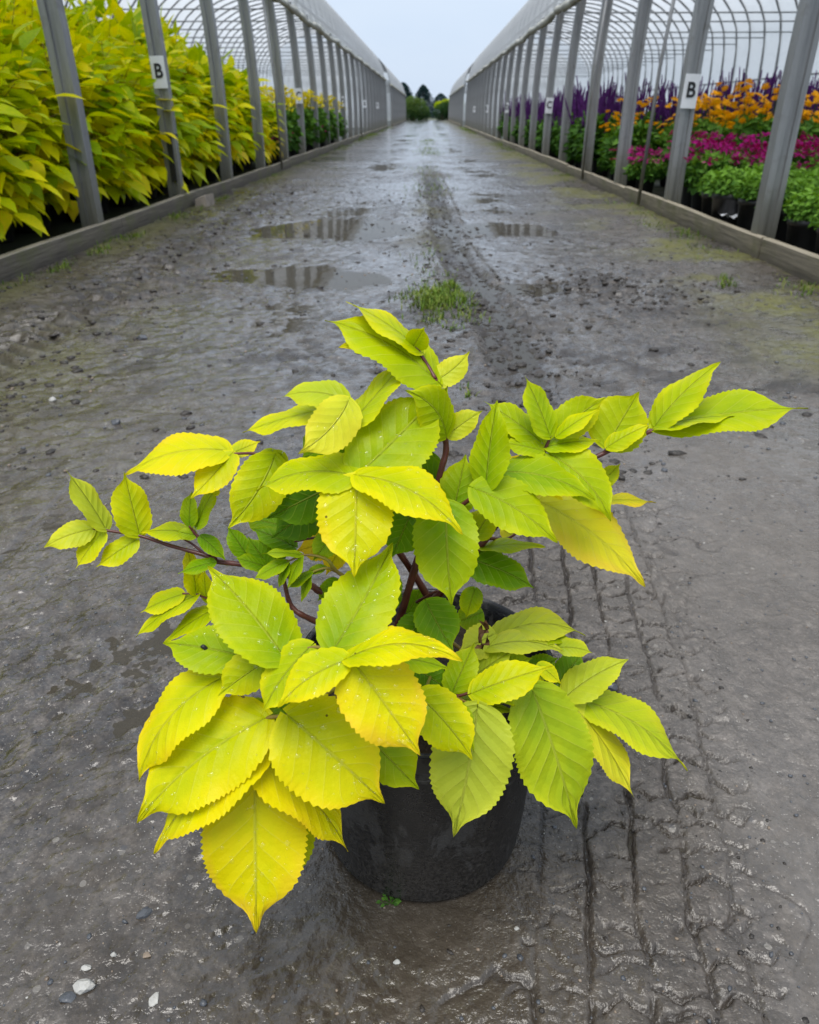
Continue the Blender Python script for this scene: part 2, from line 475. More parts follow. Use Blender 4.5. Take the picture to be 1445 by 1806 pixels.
# ---- mud lane
def mud_mat():
    m, nt, out = mat_new('wet mud and gravel')
    p = N(nt, "ShaderNodeBsdfPrincipled")
    co = geopos(nt)
    big = noise(nt, 1.6, 2, 0.6, co)
    mid = noise(nt, 16, 3, 0.65, co)
    fine = noise(nt, 190, 2, 0.6, co)
    c = ramp(nt, [(0.25, (0.029, 0.0240, 0.0195)), (0.5, (0.067, 0.0565, 0.048)), (0.78, (0.128, 0.112, 0.098))], mid.outputs['Fac']).outputs[0]
    lump = noise(nt, 44, 2, 0.65, co, 0.5)
    mixn = math_(nt, 'ADD', math_(nt, 'MULTIPLY', fine.outputs['Fac'], .45), math_(nt, 'MULTIPLY', lump.outputs['Fac'], .55))
    c = mixc(nt, c, ramp(nt, [(0.32, gr(.30)), (0.5, gr(.95)), (0.68, gr(1.9))], mixn).outputs[0], 1.0, 'MULTIPLY')
    c = mixc(nt, c, (0.092, 0.076, 0.058), ramp(nt, [(0.42, gr(0)), (0.66, gr(.6))], big.outputs['Fac']).outputs[0])
    # grit: pale and dark specks
    vo = N(nt, "ShaderNodeTexVoronoi"); vo.inputs['Scale'].default_value = 300
    nt.links.new(co, vo.inputs['Vector'])
    sz = N(nt, "ShaderNodeSeparateColor"); nt.links.new(vo.outputs['Color'], sz.inputs[0])
    spk = math_(nt, 'MULTIPLY', math_(nt, 'LESS_THAN', vo.outputs['Distance'], 0.30), math_(nt, 'GREATER_THAN', sz.outputs[0], 0.62))
    grit_c = ramp(nt, [(0.0, (0.03, 0.03, 0.033)), (0.45, (0.10, 0.088, 0.075)), (0.85, (0.20, 0.18, 0.155)), (1, (0.36, 0.34, 0.31))], sz.outputs[1]).outputs[0]
    c = mixc(nt, c, grit_c, math_(nt, 'MULTIPLY', spk, 0.8))
    vo2 = N(nt, "ShaderNodeTexVoronoi"); vo2.inputs['Scale'].default_value = 62
    nt.links.new(co, vo2.inputs['Vector'])
    sz2 = N(nt, "ShaderNodeSeparateColor"); nt.links.new(vo2.outputs['Color'], sz2.inputs[0])
    spk2 = math_(nt, 'MULTIPLY', math_(nt, 'LESS_THAN', vo2.outputs['Distance'], 0.27), math_(nt, 'GREATER_THAN', sz2.outputs[0], 0.86))
    c = mixc(nt, c, ramp(nt, [(0.0, (0.035, 0.036, 0.042)), (0.6, (0.12, 0.105, 0.09)), (1, (0.28, 0.26, 0.23))], sz2.outputs[1]).outputs[0], math_(nt, 'MULTIPLY', spk2, 0.7))
    # churned dark mud in the tyre marks, moss along the kerbs
    c = mixc(nt, c, mixc(nt, c, (0.26, 0.235, 0.21), 0.30), attr(nt, 'firm'))
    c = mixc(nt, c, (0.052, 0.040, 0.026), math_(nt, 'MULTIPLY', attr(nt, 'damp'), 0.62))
    c = mixc(nt, c, (0.030, 0.025, 0.022), math_(nt, 'MULTIPLY', attr(nt, 'churn'), 0.85))
    mossf = math_(nt, 'MULTIPLY', attr(nt, 'moss'), ramp(nt, [(0.32, gr(.1)), (0.52, gr(1))], mid.outputs['Fac']).outputs[0])
    c = mixc(nt, c, mixc(nt, (0.065, 0.066, 0.016), (0.145, 0.138, 0.028), fine.outputs['Fac']), mossf)
    nt.links.new(c, p.inputs['Base Color'])
    wet = attr(nt, 'wet')
    r0 = ramp(nt, [(0.30, gr(0.26)), (0.70, gr(0.52))], mid.outputs['Fac']).outputs[0]
    rg = math_(nt, 'SUBTRACT', r0, math_(nt, 'MULTIPLY', wet, 0.26))
    rg = math_(nt, 'ADD', rg, math_(nt, 'MULTIPLY', mossf, 0.35))
    rg = math_(nt, 'MAXIMUM', rg, 0.10)
    nt.links.new(rg, p.inputs['Roughness'])
    p.inputs['Specular IOR Level'].default_value = 0.5
    shn = noise(nt, 24, 2, 0.6, co, 0.6)
    nt.links.new(math_(nt, 'MULTIPLY', math_(nt, 'MULTIPLY', wet, 1.0), ramp(nt, [(0.40, gr(.20)), (0.54, gr(1))], shn.outputs['Fac']).outputs[0]), p.inputs['Coat Weight'])
    nt.links.new(bump(nt, shn.outputs['Fac'], 0.5, 0.008), p.inputs['Coat Normal'])
    p.inputs['Coat Roughness'].default_value = 0.11
    p.inputs['Coat IOR'].default_value = 1.42
    hh = math_(nt, 'ADD', math_(nt, 'MULTIPLY', lump.outputs['Fac'], 1.1), math_(nt, 'MULTIPLY', fine.outputs['Fac'], 0.6))
    b = N(nt, "ShaderNodeBump"); b.inputs['Distance'].default_value = 0.006
    nt.links.new(hh, b.inputs['Height'])
    nt.links.new(math_(nt, 'SUBTRACT', 0.8, math_(nt, 'MULTIPLY', wet, 0.45)), b.inputs['Strength'])
    nt.links.new(b.outputs[0], p.inputs['Normal'])
    nt.links.new(p.outputs[0], out.inputs[0])
    return m
M['mud'] = mud_mat()
def water_mat():
    m, nt, out = mat_new('puddle water')
    p = N(nt, "ShaderNodeBsdfPrincipled")
    p.inputs['Base Color'].default_value = (0.075, 0.066, 0.050, 1)
    p.inputs['Roughness'].default_value = 0.03
    p.inputs['IOR'].default_value = 1.333
    n1 = noise(nt, 9, 2, 0.5, geopos(nt))
    nt.links.new(bump(nt, n1.outputs['Fac'], 0.05, 0.01), p.inputs['Normal'])
    tr = N(nt, "ShaderNodeBsdfTransparent"); tr.inputs[0].default_value = (0.8, 0.76, 0.68, 1)
    mx = N(nt, "ShaderNodeMixShader"); mx.inputs[0].default_value = 0.42
    nt.links.new(p.outputs[0], mx.inputs[1]); nt.links.new(tr.outputs[0], mx.inputs[2])
    nt.links.new(mx.outputs[0], out.inputs[0])
    return m
M['water'] = water_mat()
M['clod'] = simple('dark mud clod', (0.036, 0.030, 0.025), 0.45, var=0.4, vscale=60, bmp=.8, bscale=160)
M['stone_w'] = simple('pale stone', (0.42, 0.41, 0.38), 0.6, var=0.25, vscale=40, bmp=.5, bscale=120)
M['stone_d'] = simple('slate-grey stone', (0.075, 0.08, 0.09), 0.4, var=0.3, vscale=50, bmp=.4, bscale=120)
M['stone_b'] = simple('tan stone', (0.22, 0.17, 0.125), 0.5, var=0.3, vscale=50, bmp=.4, bscale=120)
M['grass'] = leaf_material('grass blades', [(0, (0.06, 0.12, 0.015)), (0.6, (0.15, 0.24, 0.03)), (1, (0.26, 0.28, 0.07))], trans=0.25, vein=False, rough=0.5)
M['block'] = simple('weathered block', (0.28, 0.24, 0.20), 0.8, var=0.35, vscale=10, bmp=.8, bscale=30)

# ================================================================== SETTING
XL, XR = -2.30, 2.08                    # kerb faces of the lane
# ---- wide ground
mb = MB(); mb.add([(-400, -60, -.14), (400, -60, -.14), (400, 700, -.14), (-400, 700, -.14)], [(0, 1, 2, 3)])
tag(mb.build('ground', M['field']), kind='structure')

# ---- the lane: a height field with ruts, basins and tyre marks
def track_c(y):
    return np.interp(y, [0.2, 0.46, 0.75, 1.0, 1.5, 2.2, 2.6, 3.3, 4.35, 5.5, 7.0, 9.0, 12.0, 16, 90],
                     [0.16, 0.215, 0.26, 0.295, 0.335, 0.36, 0.355, 0.33, 0.25, 0.16, 0.13, 0.10, 0.04, 0.0, 0.0])
PUD = [(-.80, 6.62, .62, .42, .026), (-.76, 4.58, .46, .24, .022), (.55, 6.62, .50, .36, .022), (.52, 4.26, .36, .17, .024),]
SHEEN = [(-.45, 8.9, .5, .8), (-.6, 11.6, .7, 1.2), (.65, 11.2, .6, .9), (-.6, 15.5, .8, 1.8), (.75, 15.6, .7, 1.6), (-.75, 20.5, .9, 2.2), (.7, 21.5, .8, 1.9), (-.6, 27, .9, 3), (.5, 30, .7, 3), (-.5, 37, .9, 4), (.7, 42, .7, 4), (-.6, 52, .9, 6), (-.5, 3.1, .6, .7), (-.9, 1.6, .25, .5)]
WATER_Z = -0.0118
def lane(x, y):
    """height, wet, churn, moss at points of the lane"""
    wx = x + 0.12 * fbm(x, y, 3.1, 4, 5); wy = y + 0.16 * fbm(x, y, 2.3, 4, 9)
    z = 0.010 * fbm(x, y, 0.8, 3, 1)
    z += 0.006 * fbm(x, y, 3.5, 3, 2)
    near = 1 - sstep(1.2, 3.0, y)
    rut = np.exp(-((wx + .68) / .42) ** 2) + np.exp(-((wx - .62) / .40) ** 2)
    z -= 0.005 * rut * sstep(1.5, 3.5, y)
    z += 0.020 * np.exp(-((x - .06) / .22) ** 2) * sstep(2.6, 3.4, y)          # grassy hump between the wheels
    for (cx, cy, rx, ry, d) in PUD:
        q = ((wx - cx) / rx) ** 2 + ((wy - cy) / ry) ** 2
        z -= d * np.exp(-q * q * 0.7) + 0.25 * d * np.exp(-q * .5)
    # shoulders rise to the kerbs
    z += 0.030 * sstep(1.15, 2.05, x) + 0.026 * sstep(-1.35, -2.25, x)
    # rough churned texture
    rid = 1 - np.abs(fbm(x, y, 13, 4, 21))
    rough = np.clip(0.35 + 0.9 * fbm(x, y, 1.4, 2, 31), 0.1, 1.0)
    mid_ = sstep(1.5, 2.6, y)
    z += 0.0065 * rough * (rid - .75) * 2 * (1 + .9 * mid_)
    z += 0.010 * mid_ * rough * np.maximum(0, fbm(x, y, 5.5, 3, 25)) 
    z += 0.0034 * fbm(x, y, 34, 3, 41) * (.5 + rough) + .0075 * mid_ * fbm(x, y, 22, 3, 43) * (.35 + rough)
    z += 0.0016 * fbm(x, y, 110, 2, 47)
    churn = mid_ * .75 * sstep(.05, .45, fbm(x, y, 6, 4, 27, .65)) * sstep(.0, .5, rough + .3 * fbm(x, y, 1.1, 2, 29))
    churn = churn + 0.30 * sstep(.25, .7, rough) * sstep(.05, .5, fbm(x, y, 17, 3, 23))
    # clods beside the right puddle and against the left kerb
    clod = np.exp(-((x - 1.0) / .45) ** 2 - ((y - 4.15) / .45) ** 2) + np.exp(-((x + 1.6) / .35) ** 2) * sstep(2.6, 3.4, y) * (1 - sstep(9, 12, y)) * .9
    clod += np.exp(-((x + .05) / .6) ** 2 - ((y - 7.6) / .5) ** 2) * .6
    cl = sstep(.0, .35, fbm(x, y, 10, 3, 51)) * clod
    z += 0.026 * cl; churn = np.maximum(churn, cl * 1.0)
    # lug print along the left side
    u = (x + 1.72 - .03 * np.sin(y * .7)) / .16
    inside = np.exp(-u ** 6) * sstep(2.2, 2.8, y) * (1 - sstep(8, 12, y))
    bars = np.sin((y + .10 * np.abs(u)) * 2 * math.pi / .115)
    z += inside * (-0.012 + 0.018 * sstep(-.2, .5, bars) * sstep(-.3, .3, fbm(x, y, 2.5, 2, 61)))
    churn = np.maximum(churn, inside * 1.0 * sstep(.4, -.3, bars))
    # curving tractor rut up the middle
    c = track_c(y)
    u = (x - c) / .105
    far = sstep(2.2, 3.0, y) * (1 - sstep(11, 17, y))
    lug = np.sin((y + .05 * np.abs(u)) * 2 * math.pi / .075)
    t2 = np.exp(-((np.abs(u) - .55) / .33) ** 2)
    z -= far * (0.014 * np.exp(-u ** 4) + 0.030 * t2 * (0.65 + .5 * fbm(x, y, 9, 2, 71)))
    z += far * 0.008 * sstep(0, .6, lug) * np.exp(-(np.abs(u) / 1.1) ** 8)
    z += far * 0.032 * np.exp(-((np.abs(u) - 1.35) / .28) ** 2) * (0.5 + .8 * fbm(x, y, 7, 3, 73))
    churn = np.maximum(churn, far * np.clip(t2 * 1.0 + .65 * np.exp(-u ** 4) + .5 * np.exp(-((np.abs(u) - 1.35) / .4) ** 2) * sstep(-.1, .4, fbm(x, y, 7, 3, 73)), 0, 1))
    # crisp car-tyre print in the foreground: flat plates, narrow broken grooves, crumbs pushed up beside them
    fg = 1 - sstep(1.9, 2.7, y)
    jx = 0.014 * fbm(x, y, 9, 4, 81, .6); jy = 0.026 * fbm(x, y, 11, 4, 83, .6)
    uu = x - c + jx
    fade = np.clip(1.0 + 0.8 * fbm(x, y, 4.0, 2, 85), 0, 1) * np.exp(-(np.abs(uu) / .19) ** 8) * fg
    g = np.zeros_like(x); crumb = np.zeros_like(x)
    for k, (c0, wgt) in enumerate(((-.092, .8), (-.030, 1.0), (.030, 1.0), (.095, .6), (.150, .45))):
        brk = sstep(-.7, -.2, fbm(x, y, 13, 2, 300 + k))
        wdt = .0026 * (1 + .8 * fbm(x, y, 30, 2, 310 + k))
        g = np.maximum(g, wgt * brk * np.exp(-((uu - c0) / wdt) ** 2))
        crumb = np.maximum(crumb, wgt * np.exp(-((np.abs(uu - c0) - .008) / .006) ** 2) * sstep(.15, .5, fbm(x, y, 55, 2, 320 + k)))
    edges = [-.19, -.092, -.030, .030, .095, .150, .20]
    for k in range(6):
        a, b = edges[k], edges[k + 1]
        ins = sstep(a - .003, a + .003, uu) * (1 - sstep(b - .003, b + .003, uu))
        s = (uu - a) / (b - a)
        kink = np.where(s < .5, s * .036, .018 - (s - .5) * .030) * (1 if k % 2 else -1)
        for per, sd, wg in ((.049, 0, 1.0), (.083, 7, .7)):
            ph = (y + jy * (1.3 if sd else 1) + kink * (1 if not sd else -.7) + .017 * k) / per
            d = np.abs(ph - np.round(ph)) * per
            brk = sstep(-.35, .05, fbm(x, y, 15, 2, 340 + 3 * k + sd))
            g = np.maximum(g, ins * wg * brk * np.exp(-(d / .0024) ** 2))
    z -= fade * 0.011 * g
    z += fade * (0.0030 * (1 - g) + .0028 * crumb)
    z += fg * .008 * np.exp(-((np.abs(uu) - .205) / .018) ** 2) * np.clip(fbm(x, y, 26, 3, 87) + .25, 0, 1)
    churn = np.maximum(churn, fade * np.clip(g * 1.25 + crumb * .35, 0, 1))
    # wider, older print further to the right: broken cracks
    crk = np.abs(fbm(x, y, 12, 2, 95)); crk2 = np.abs(fbm(x, y, 9, 2, 97))
    cm = fg * sstep(.05, .25, x - c) * (1 - sstep(.45, .7, x - c)) * sstep(0, .4, fbm(x, y, 3, 2, 99))
    gg = np.maximum(np.exp(-(crk / .035) ** 2), np.exp(-(crk2 / .03) ** 2) * .8)
    z -= 0.004 * cm * gg; churn = np.maximum(churn, cm * gg * .8)
    # low-lying wheel path: the film of water shows through between the lumps
    low = sstep(-.28, -.5, x) * sstep(.62, .85, y) * (1 - sstep(1.7, 2.2, y)) * .0072
    low = low + np.exp(-((x + .45) / .62) ** 4) * sstep(1.9, 2.6, y) * (1 - sstep(5.0, 6.0, y)) * .0058
    low = low + (np.exp(-((x + .65) / .5) ** 4) + np.exp(-((x - .7) / .42) ** 4)) * sstep(5.5, 8.5, y) * .0075
    z -= low * np.clip(.75 + .8 * fbm(x, y, 1.3, 3, 151), 0, 1.3)
    # firm level spot where the pot stands
    pr = np.hypot(x, y - .71)
    k = 1 - sstep(.11, .26, pr)
    z = z * (1 - k) + (-0.002 + 0.0012 * fbm(x, y, 30, 3, 101)) * k
    wet = np.clip(0.66 + .35 * np.exp(-((x + .35) / .9) ** 2) * sstep(1.6, 2.6, y) + 1.0 * fbm(x, y, 1.1, 3, 111) + sstep(.004, -.012, z) * .4 + .35 * sstep(.4, -.8, x) * near, 0, 1)
    for (cx, cy, rx, ry) in SHEEN:
        wet = np.maximum(wet, 1.15 * np.exp(-(((wx - cx) / rx) ** 2 + ((wy - cy) / ry) ** 2) ** 2))
    wet = np.clip(wet, 0, 1) * (1 - .85 * churn) * (1 - .8 * fade)
    wet *= 1 - .5 * sstep(1.2, 1.7, x)
    moss = np.clip(sstep(1.05, 1.75, x + .35 * fbm(x, y, 1.2, 3, 121)) * sstep(2.4, 3.0, y) * 1.0
                   + sstep(-1.95, -2.2, x + .2 * fbm(x, y, 1.5, 3, 122)) * .6
                   + np.exp(-((x - .05) / .20) ** 2) * sstep(2.9, 3.5, y) * .5 * sstep(-.1, .5, fbm(x, y, .9, 2, 124))
                   + np.exp(-((x + 1.35) / .4) ** 2 - ((y - 2.9) / .8) ** 2) * .22, 0, 1)
    moss *= sstep(-.30, .25, fbm(x, y, 2.2, 3, 123))
    z += moss * .006 * np.abs(fbm(x, y, 60, 2, 131))
    # dark sodden earth in front of the pot; firm, paler, stony ground to the right
    n5 = fbm(x, y, 3.0, 3, 141)
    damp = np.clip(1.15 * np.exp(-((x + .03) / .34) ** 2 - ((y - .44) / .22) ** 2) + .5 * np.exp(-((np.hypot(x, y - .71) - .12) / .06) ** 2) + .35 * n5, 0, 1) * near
    firm = np.clip(sstep(.25, .6, x + .12 * n5) * near + .5 * near * sstep(.1, .6, fbm(x, y, 1.6, 2, 143)), 0, 1)
    return z, wet, churn, moss, damp, firm

def grid_xy(xs, ys):
    X, Y = np.meshgrid(xs, ys)
    return X.ravel(), Y.ravel(), len(xs), len(ys)
def grid_faces(nx, ny, keep=None):
    i = np.arange(nx - 1); j = np.arange(ny - 1)
    I, J = np.meshgrid(i, j)
    a = (J * nx + I).ravel()
    F = np.stack([a, a + 1, a + nx + 1, a + nx], 1)
    return F if keep is None else F[keep]
patches = []
A = (-.92, .92, .30, 1.80)
def patch(xs, ys, hole=None, sink=None):
    x, y, nx, ny = grid_xy(xs, ys)
    z, *atts = lane(x, y)
    F = grid_faces(nx, ny)
    if sink is not None:
        x0, x1, y0, y1 = sink
        ins = (x > x0) & (x < x1) & (y > y0) & (y < y1)
        z = np.where(ins, z - .03, z)
    if hole is not None:
        x0, x1, y0, y1 = hole
        cx = x[F].mean(1); cy = y[F].mean(1)
        F = F[~((cx > x0) & (cx < x1) & (cy > y0) & (cy < y1))]
    patches.append((np.stack([x, y, z], 1), F, atts))
patch(np.arange(A[0], A[1] + 1e-6, .0027), np.arange(A[2], A[3] + 1e-6, .0027))
patch(np.arange(XL - .06, XR + .10, .016), np.arange(-2.0, 1.86, .016), hole=(A[0] + .03, A[1] - .03, A[2] + .03, A[3] - .03), sink=(A[0] + .004, A[1] - .004, A[2] + .004, A[3] - .004))
patch(np.arange(XL - .06, XR + .10, .011), np.arange(1.795, 5.0, .011))
patch(np.arange(XL - .06, XR + .10, .022), np.arange(4.99, 16.0, .030))
patch(np.arange(XL - .06, XR + .10, .08), np.arange(15.95, 96, .20))
V = []; F = []; off = 0; ATT = [[], [], [], [], []]
for v, f, atts in patches:
    V.append(v); F.append(f + off); off += len(v)
    for lst, a in zip(ATT, atts): lst.append(a)
V = np.concatenate(V); F = np.concatenate(F)
def np_mesh(name, V, F, mat, smooth=True):
    me = bpy.data.meshes.new(name)
    me.vertices.add(len(V)); me.vertices.foreach_set('co', V.astype(np.float32).ravel())
    k = F.shape[1]
    me.loops.add(F.size); me.loops.foreach_set('vertex_index', F.astype(np.int32).ravel())
    me.polygons.add(len(F))
    me.polygons.foreach_set('loop_start', np.arange(0, F.size, k, dtype=np.int32))
    me.polygons.foreach_set('loop_total', np.full(len(F), k, np.int32))
    me.polygons.foreach_set('use_smooth', np.full(len(F), smooth))
    me.update(calc_edges=True)
    if mat: me.materials.append(mat)
    return me
me = np_mesh('lane', V, F, M['mud'])
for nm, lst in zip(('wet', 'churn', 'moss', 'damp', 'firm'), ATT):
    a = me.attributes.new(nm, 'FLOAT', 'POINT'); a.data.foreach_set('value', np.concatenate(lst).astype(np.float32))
tag(link('lane', me), kind='structure')
mb = MB(); mb.add([(XL, -2, WATER_Z), (XR, -2, WATER_Z), (XR, 95.5, WATER_Z), (XL, 95.5, WATER_Z)], [(0, 1, 2, 3)])
tag(mb.build('puddle_water', M['water']), kind='structure')
def lane_z(x, y):
    return float(lane(np.array([float(x)]), np.array([float(y)]))[0][0])
# ================================================================== GREENHOUSES
STEP = 2.05
HOUSE_W = 6.6
def arch(d, eave, rise):
    """roof height at distance d in from the lane-side eave"""
    a = HOUSE_W / 2
    t = np.clip((d - a) / a, -1, 1)
    return eave + rise * np.sqrt(np.maximum(0, 1 - t * t))
POST_PROF = [(-.062, -.048), (-.030, -.048), (-.026, -.034), (.012, -.034), (.016, -.052), (.062, -.052), (.062, .048), (-.062, .048)]
def post_lean(z, eave): return 0.10 * max(0, (z - .9) / (eave - .9)) ** 2
def greenhouse(sgn, xk, y_posts, eave, label, board_mat, detail=True, thick=.05):
    g = empty('greenhouse', (xk, y_posts[0], 0))
    tag(g, label, 'greenhouse', 'greenhouses along the lane')
    y0, y1 = y_posts[0], y_posts[-1]
    rise = 2.15
    xp = sgn * .085                     # post centre, measured in from the kerb face
    # posts (shared mesh)
    mb = MB()
    zs = [.0, .5, .9, 1.3, 1.7, 2.1, eave + .02]
    n = len(POST_PROF)
    vs = []
    for z in zs:
        for (px, py) in POST_PROF:
            vs.append((sgn * (post_lean(z, eave)) - px, py, z))
    fs = []
    for i in range(len(zs) - 1):
        for k in range(n):
            k2 = (k + 1) % n
            fs.append((i * n + k, i * n + k2, (i + 1) * n + k2, (i + 1) * n + k))
    fs.append(tuple(range(n - 1, -1, -1))); fs.append(tuple((len(zs) - 1) * n + k for k in range(n)))
    mb.add(vs, fs)
    pm = mb.mesh('post', M['galv'])
    for i, y in enumerate(y_posts):
        o = link('post', pm, g)
        o.location = (xp, y - y0, .02)
        if detail: o.rotation_euler = (random.uniform(-.012, .012), 0, random.uniform(-.05, .05))
    # hoops: over the house and down the far wall
    ds = np.concatenate([np.array([0, .03, .10, .22, .4, .65]), np.linspace(1.0, HOUSE_W - 1, 10), np.array([HOUSE_W - .65, HOUSE_W - .3, HOUSE_W - .1, HOUSE_W])])
    path = [(sgn * (d + .19), 0, arch(d, eave, rise)) for d in ds] + [(sgn * (HOUSE_W + .19 + .02), 0, z) for z in (eave - .6, 1.2, 0)]
    v, f = tube_geo(path, .032, 6)
    mb = MB(); mb.add(v, f); hm = mb.mesh('hoop', M['hoop'], True)
    v, f = tube_geo([(sgn * .22, 0, eave + .14), (sgn * (HOUSE_W * .5), 0, eave + .14), (sgn * (HOUSE_W + .13), 0, eave + .14)], .015, 6)
    mb = MB(); mb.add(v, f); tm = mb.mesh('tie_bar', M['hoop'], True)
    hs = STEP / 2 if detail else STEP
    nh = int(round((y1 - y0) / hs)) + 1
    for i in range(nh):
        o = link('hoop', hm, g); o.location = (0, i * hs, 0)
        if i % (2 if detail else 1) == 0:
            o = link('tie_bar', tm, g); o.location = (0, i * hs + .03, random.uniform(-.02, .02))
    # purlins along the house
    for d in (.02, HOUSE_W * .5):
        mb = MB(); mb.tube([(sgn * (d + .19), 0, arch(d, eave, rise) - .045), (sgn * (d + .19), y1 - y0, arch(d, eave, rise) - .045)], .018, 6)
        mb.build('purlin', M['hoop'], g, True)
    mb = MB(); mb.tube([(sgn * (HOUSE_W + .17), 0, 1.62), (sgn * (HOUSE_W + .17), y1 - y0, 1.62)], .022, 6)
    mb.build('wall_rail', M['hoop'], g, True)
    # film over the hoops, scalloped between them; end sheet at the far gable
    dd = np.linspace(0, HOUSE_W, 26)
    dd = HOUSE_W / 2 * (1 - np.cos(np.pi * np.linspace(0, 1, 26)))
    yy = np.arange(-.6, y1 - y0 + .61, hs / 4)
    prof = [(d + .17, float(arch(d, eave, rise)) + .03) for d in dd] + [(HOUSE_W + .23, z) for z in (2.0, 1.62, 1.2, .7, .25)]
    prof[0] = (.145, eave - .04)
    P = np.array(prof)
    vs = np.zeros((len(yy), len(P), 3))
    sag = np.abs(np.sin(np.pi * yy / hs)) * .022
    for j, yv in enumerate(yy):
        vs[j, :, 0] = sgn * P[:, 0]; vs[j, :, 1] = yv; vs[j, :, 2] = P[:, 1]
        vs[j, 1:26, 2] -= sag[j]
    vs[:, :, 2] += .012 * fbm(vs[:, :, 0] + xk, vs[:, :, 1], 1.1, 3, 7)
    Fq = grid_faces(len(P), len(yy))
    link('roof_film', np_mesh('roof_film', vs.reshape(-1, 3), Fq, M['film']), g)
    mb = MB()
    pr = [(d + .19, float(arch(d, eave, rise))) for d in dd]
    mb.add([(sgn * x, y1 - y0 + .45, z) for x, z in pr] + [(sgn * x, y1 - y0 + .45, .02) for x, z in pr],
           [(i, i + 1, 26 + i + 1, 26 + i) for i in range(25)])
    mb.build('end_sheet', M['film'], g)
    # rolled-up side curtain under the eave
    L = y1 - y0 + .6
    yr = np.arange(-.5, L, .22)
    pts = [(sgn * .085 + .012 * math.sin(3 * t), t, eave - .085 + .018 * math.sin(1.7 * t) + random.uniform(-.012, .012)) for t in yr]
    mb = MB(); mb.tube(pts, [.052 + random.uniform(-.012, .018) for _ in yr], 8)
    mb.build('rolled_curtain', M['filmroll'], g, True)
    # base boards along the lane, one plank after another
    y = -2.0 if detail else 0
    while y < L - .2:
        ln = min(random.uniform(3.4, 4.4), L - y)
        mb = MB(); jx = random.uniform(-.006, .006); jz = random.uniform(-.012, .008)
        nseg = 14
        vs = []
        for i in range(nseg + 1):
            t = y + .004 + (ln - .008) * i / nseg
            wz = .004 * math.sin(t * 1.9) + random.uniform(-.002, .002)
            for (a, b) in ((0, -.06), (0, .150), (.006, .156), (thick - .006, .156), (thick, .150), (thick, -.06)):
                vs.append((sgn * (a + jx) + random.uniform(-.001, .001), t, b + jz * (b > 0) + wz * (b > 0)))
        fs = []
        for i in range(nseg):
            for k in range(5):
                fs.append((i * 6 + k, i * 6 + k + 1, (i + 1) * 6 + k + 1, (i + 1) * 6 + k))
        fs.append((0, 1, 2, 3, 4, 5)); fs.append(tuple(nseg * 6 + k for k in (5, 4, 3, 2, 1, 0)))
        mb.add(vs, fs)
        mb.build('base_board', board_mat, g)
        y += ln
    return g
yl = [5.70 - STEP + STEP * i for i in range(23)]
yr_ = [5.20 - STEP + STEP * i for i in range(23)]
gl = greenhouse(-1, XL, yl, 2.52, 'polythene greenhouse with grey steel posts and raised side, sheltering a bank of golden shrubs', M['board_l'])
gr_ = greenhouse(1, XR, yr_, 2.42, 'polythene greenhouse with grey steel posts and raised side, sheltering purple, orange and magenta flowers', M['board_r'])
greenhouse(-1, XL + .12, [53.5 + STEP * i for i in range(17)], 2.40, 'distant polythene greenhouse standing beyond the golden shrub greenhouse, on its side of the lane', M['board_l'], False)
greenhouse(1, XR - .05, [53.0 + STEP * i for i in range(17)], 2.32, 'distant polythene greenhouse standing beyond the flower greenhouse, on its side of the lane', M['board_r'], False)
# slim crank pipes hanging by the posts
for g, sg, y, lean in ((gl, -1, 12.9, .0), (gl, -1, 29, 0), (gr_, 1, 7.85, -.02), (gr_, 1, 10.95, 0)):
    mb = MB()
    base = Vector(g.location)
    mb.tube([(sg * .0 - sg * .035 + lean, y - base.y, .06), (-sg * .02, y - base.y, 1.2), (sg * .075, y - base.y, 2.36)], .017, 8)
    mb.build('crank_pipe', M['galv'], g, True)
# black band round the lower part of the lettered post
mb = MB(); mb.box((-.085, yl[2] - yl[0] - .005, .66), (.135, .112, .022)); mb.build('band', M['blackband'], gl)
mb = MB(); mb.box((-.070, yl[2] - yl[0] - .060, .46), (.042, .012, .38)); mb.build('tape_strip', M['blackband'], gl)

# floors of the beds
for nm, x0, x1, z in (('bed_floor', XL - HOUSE_W - .3, XL - .052, .045), ('bed_floor', XR + .052, XR + HOUSE_W + .3, .03)):
    mb = MB(); mb.add([(x0, -2, z), (x1, -2, z), (x1, 90, z), (x0, 90, z)], [(0, 1, 2, 3)])
    tag(mb.build(nm, M['bed']), kind='structure')

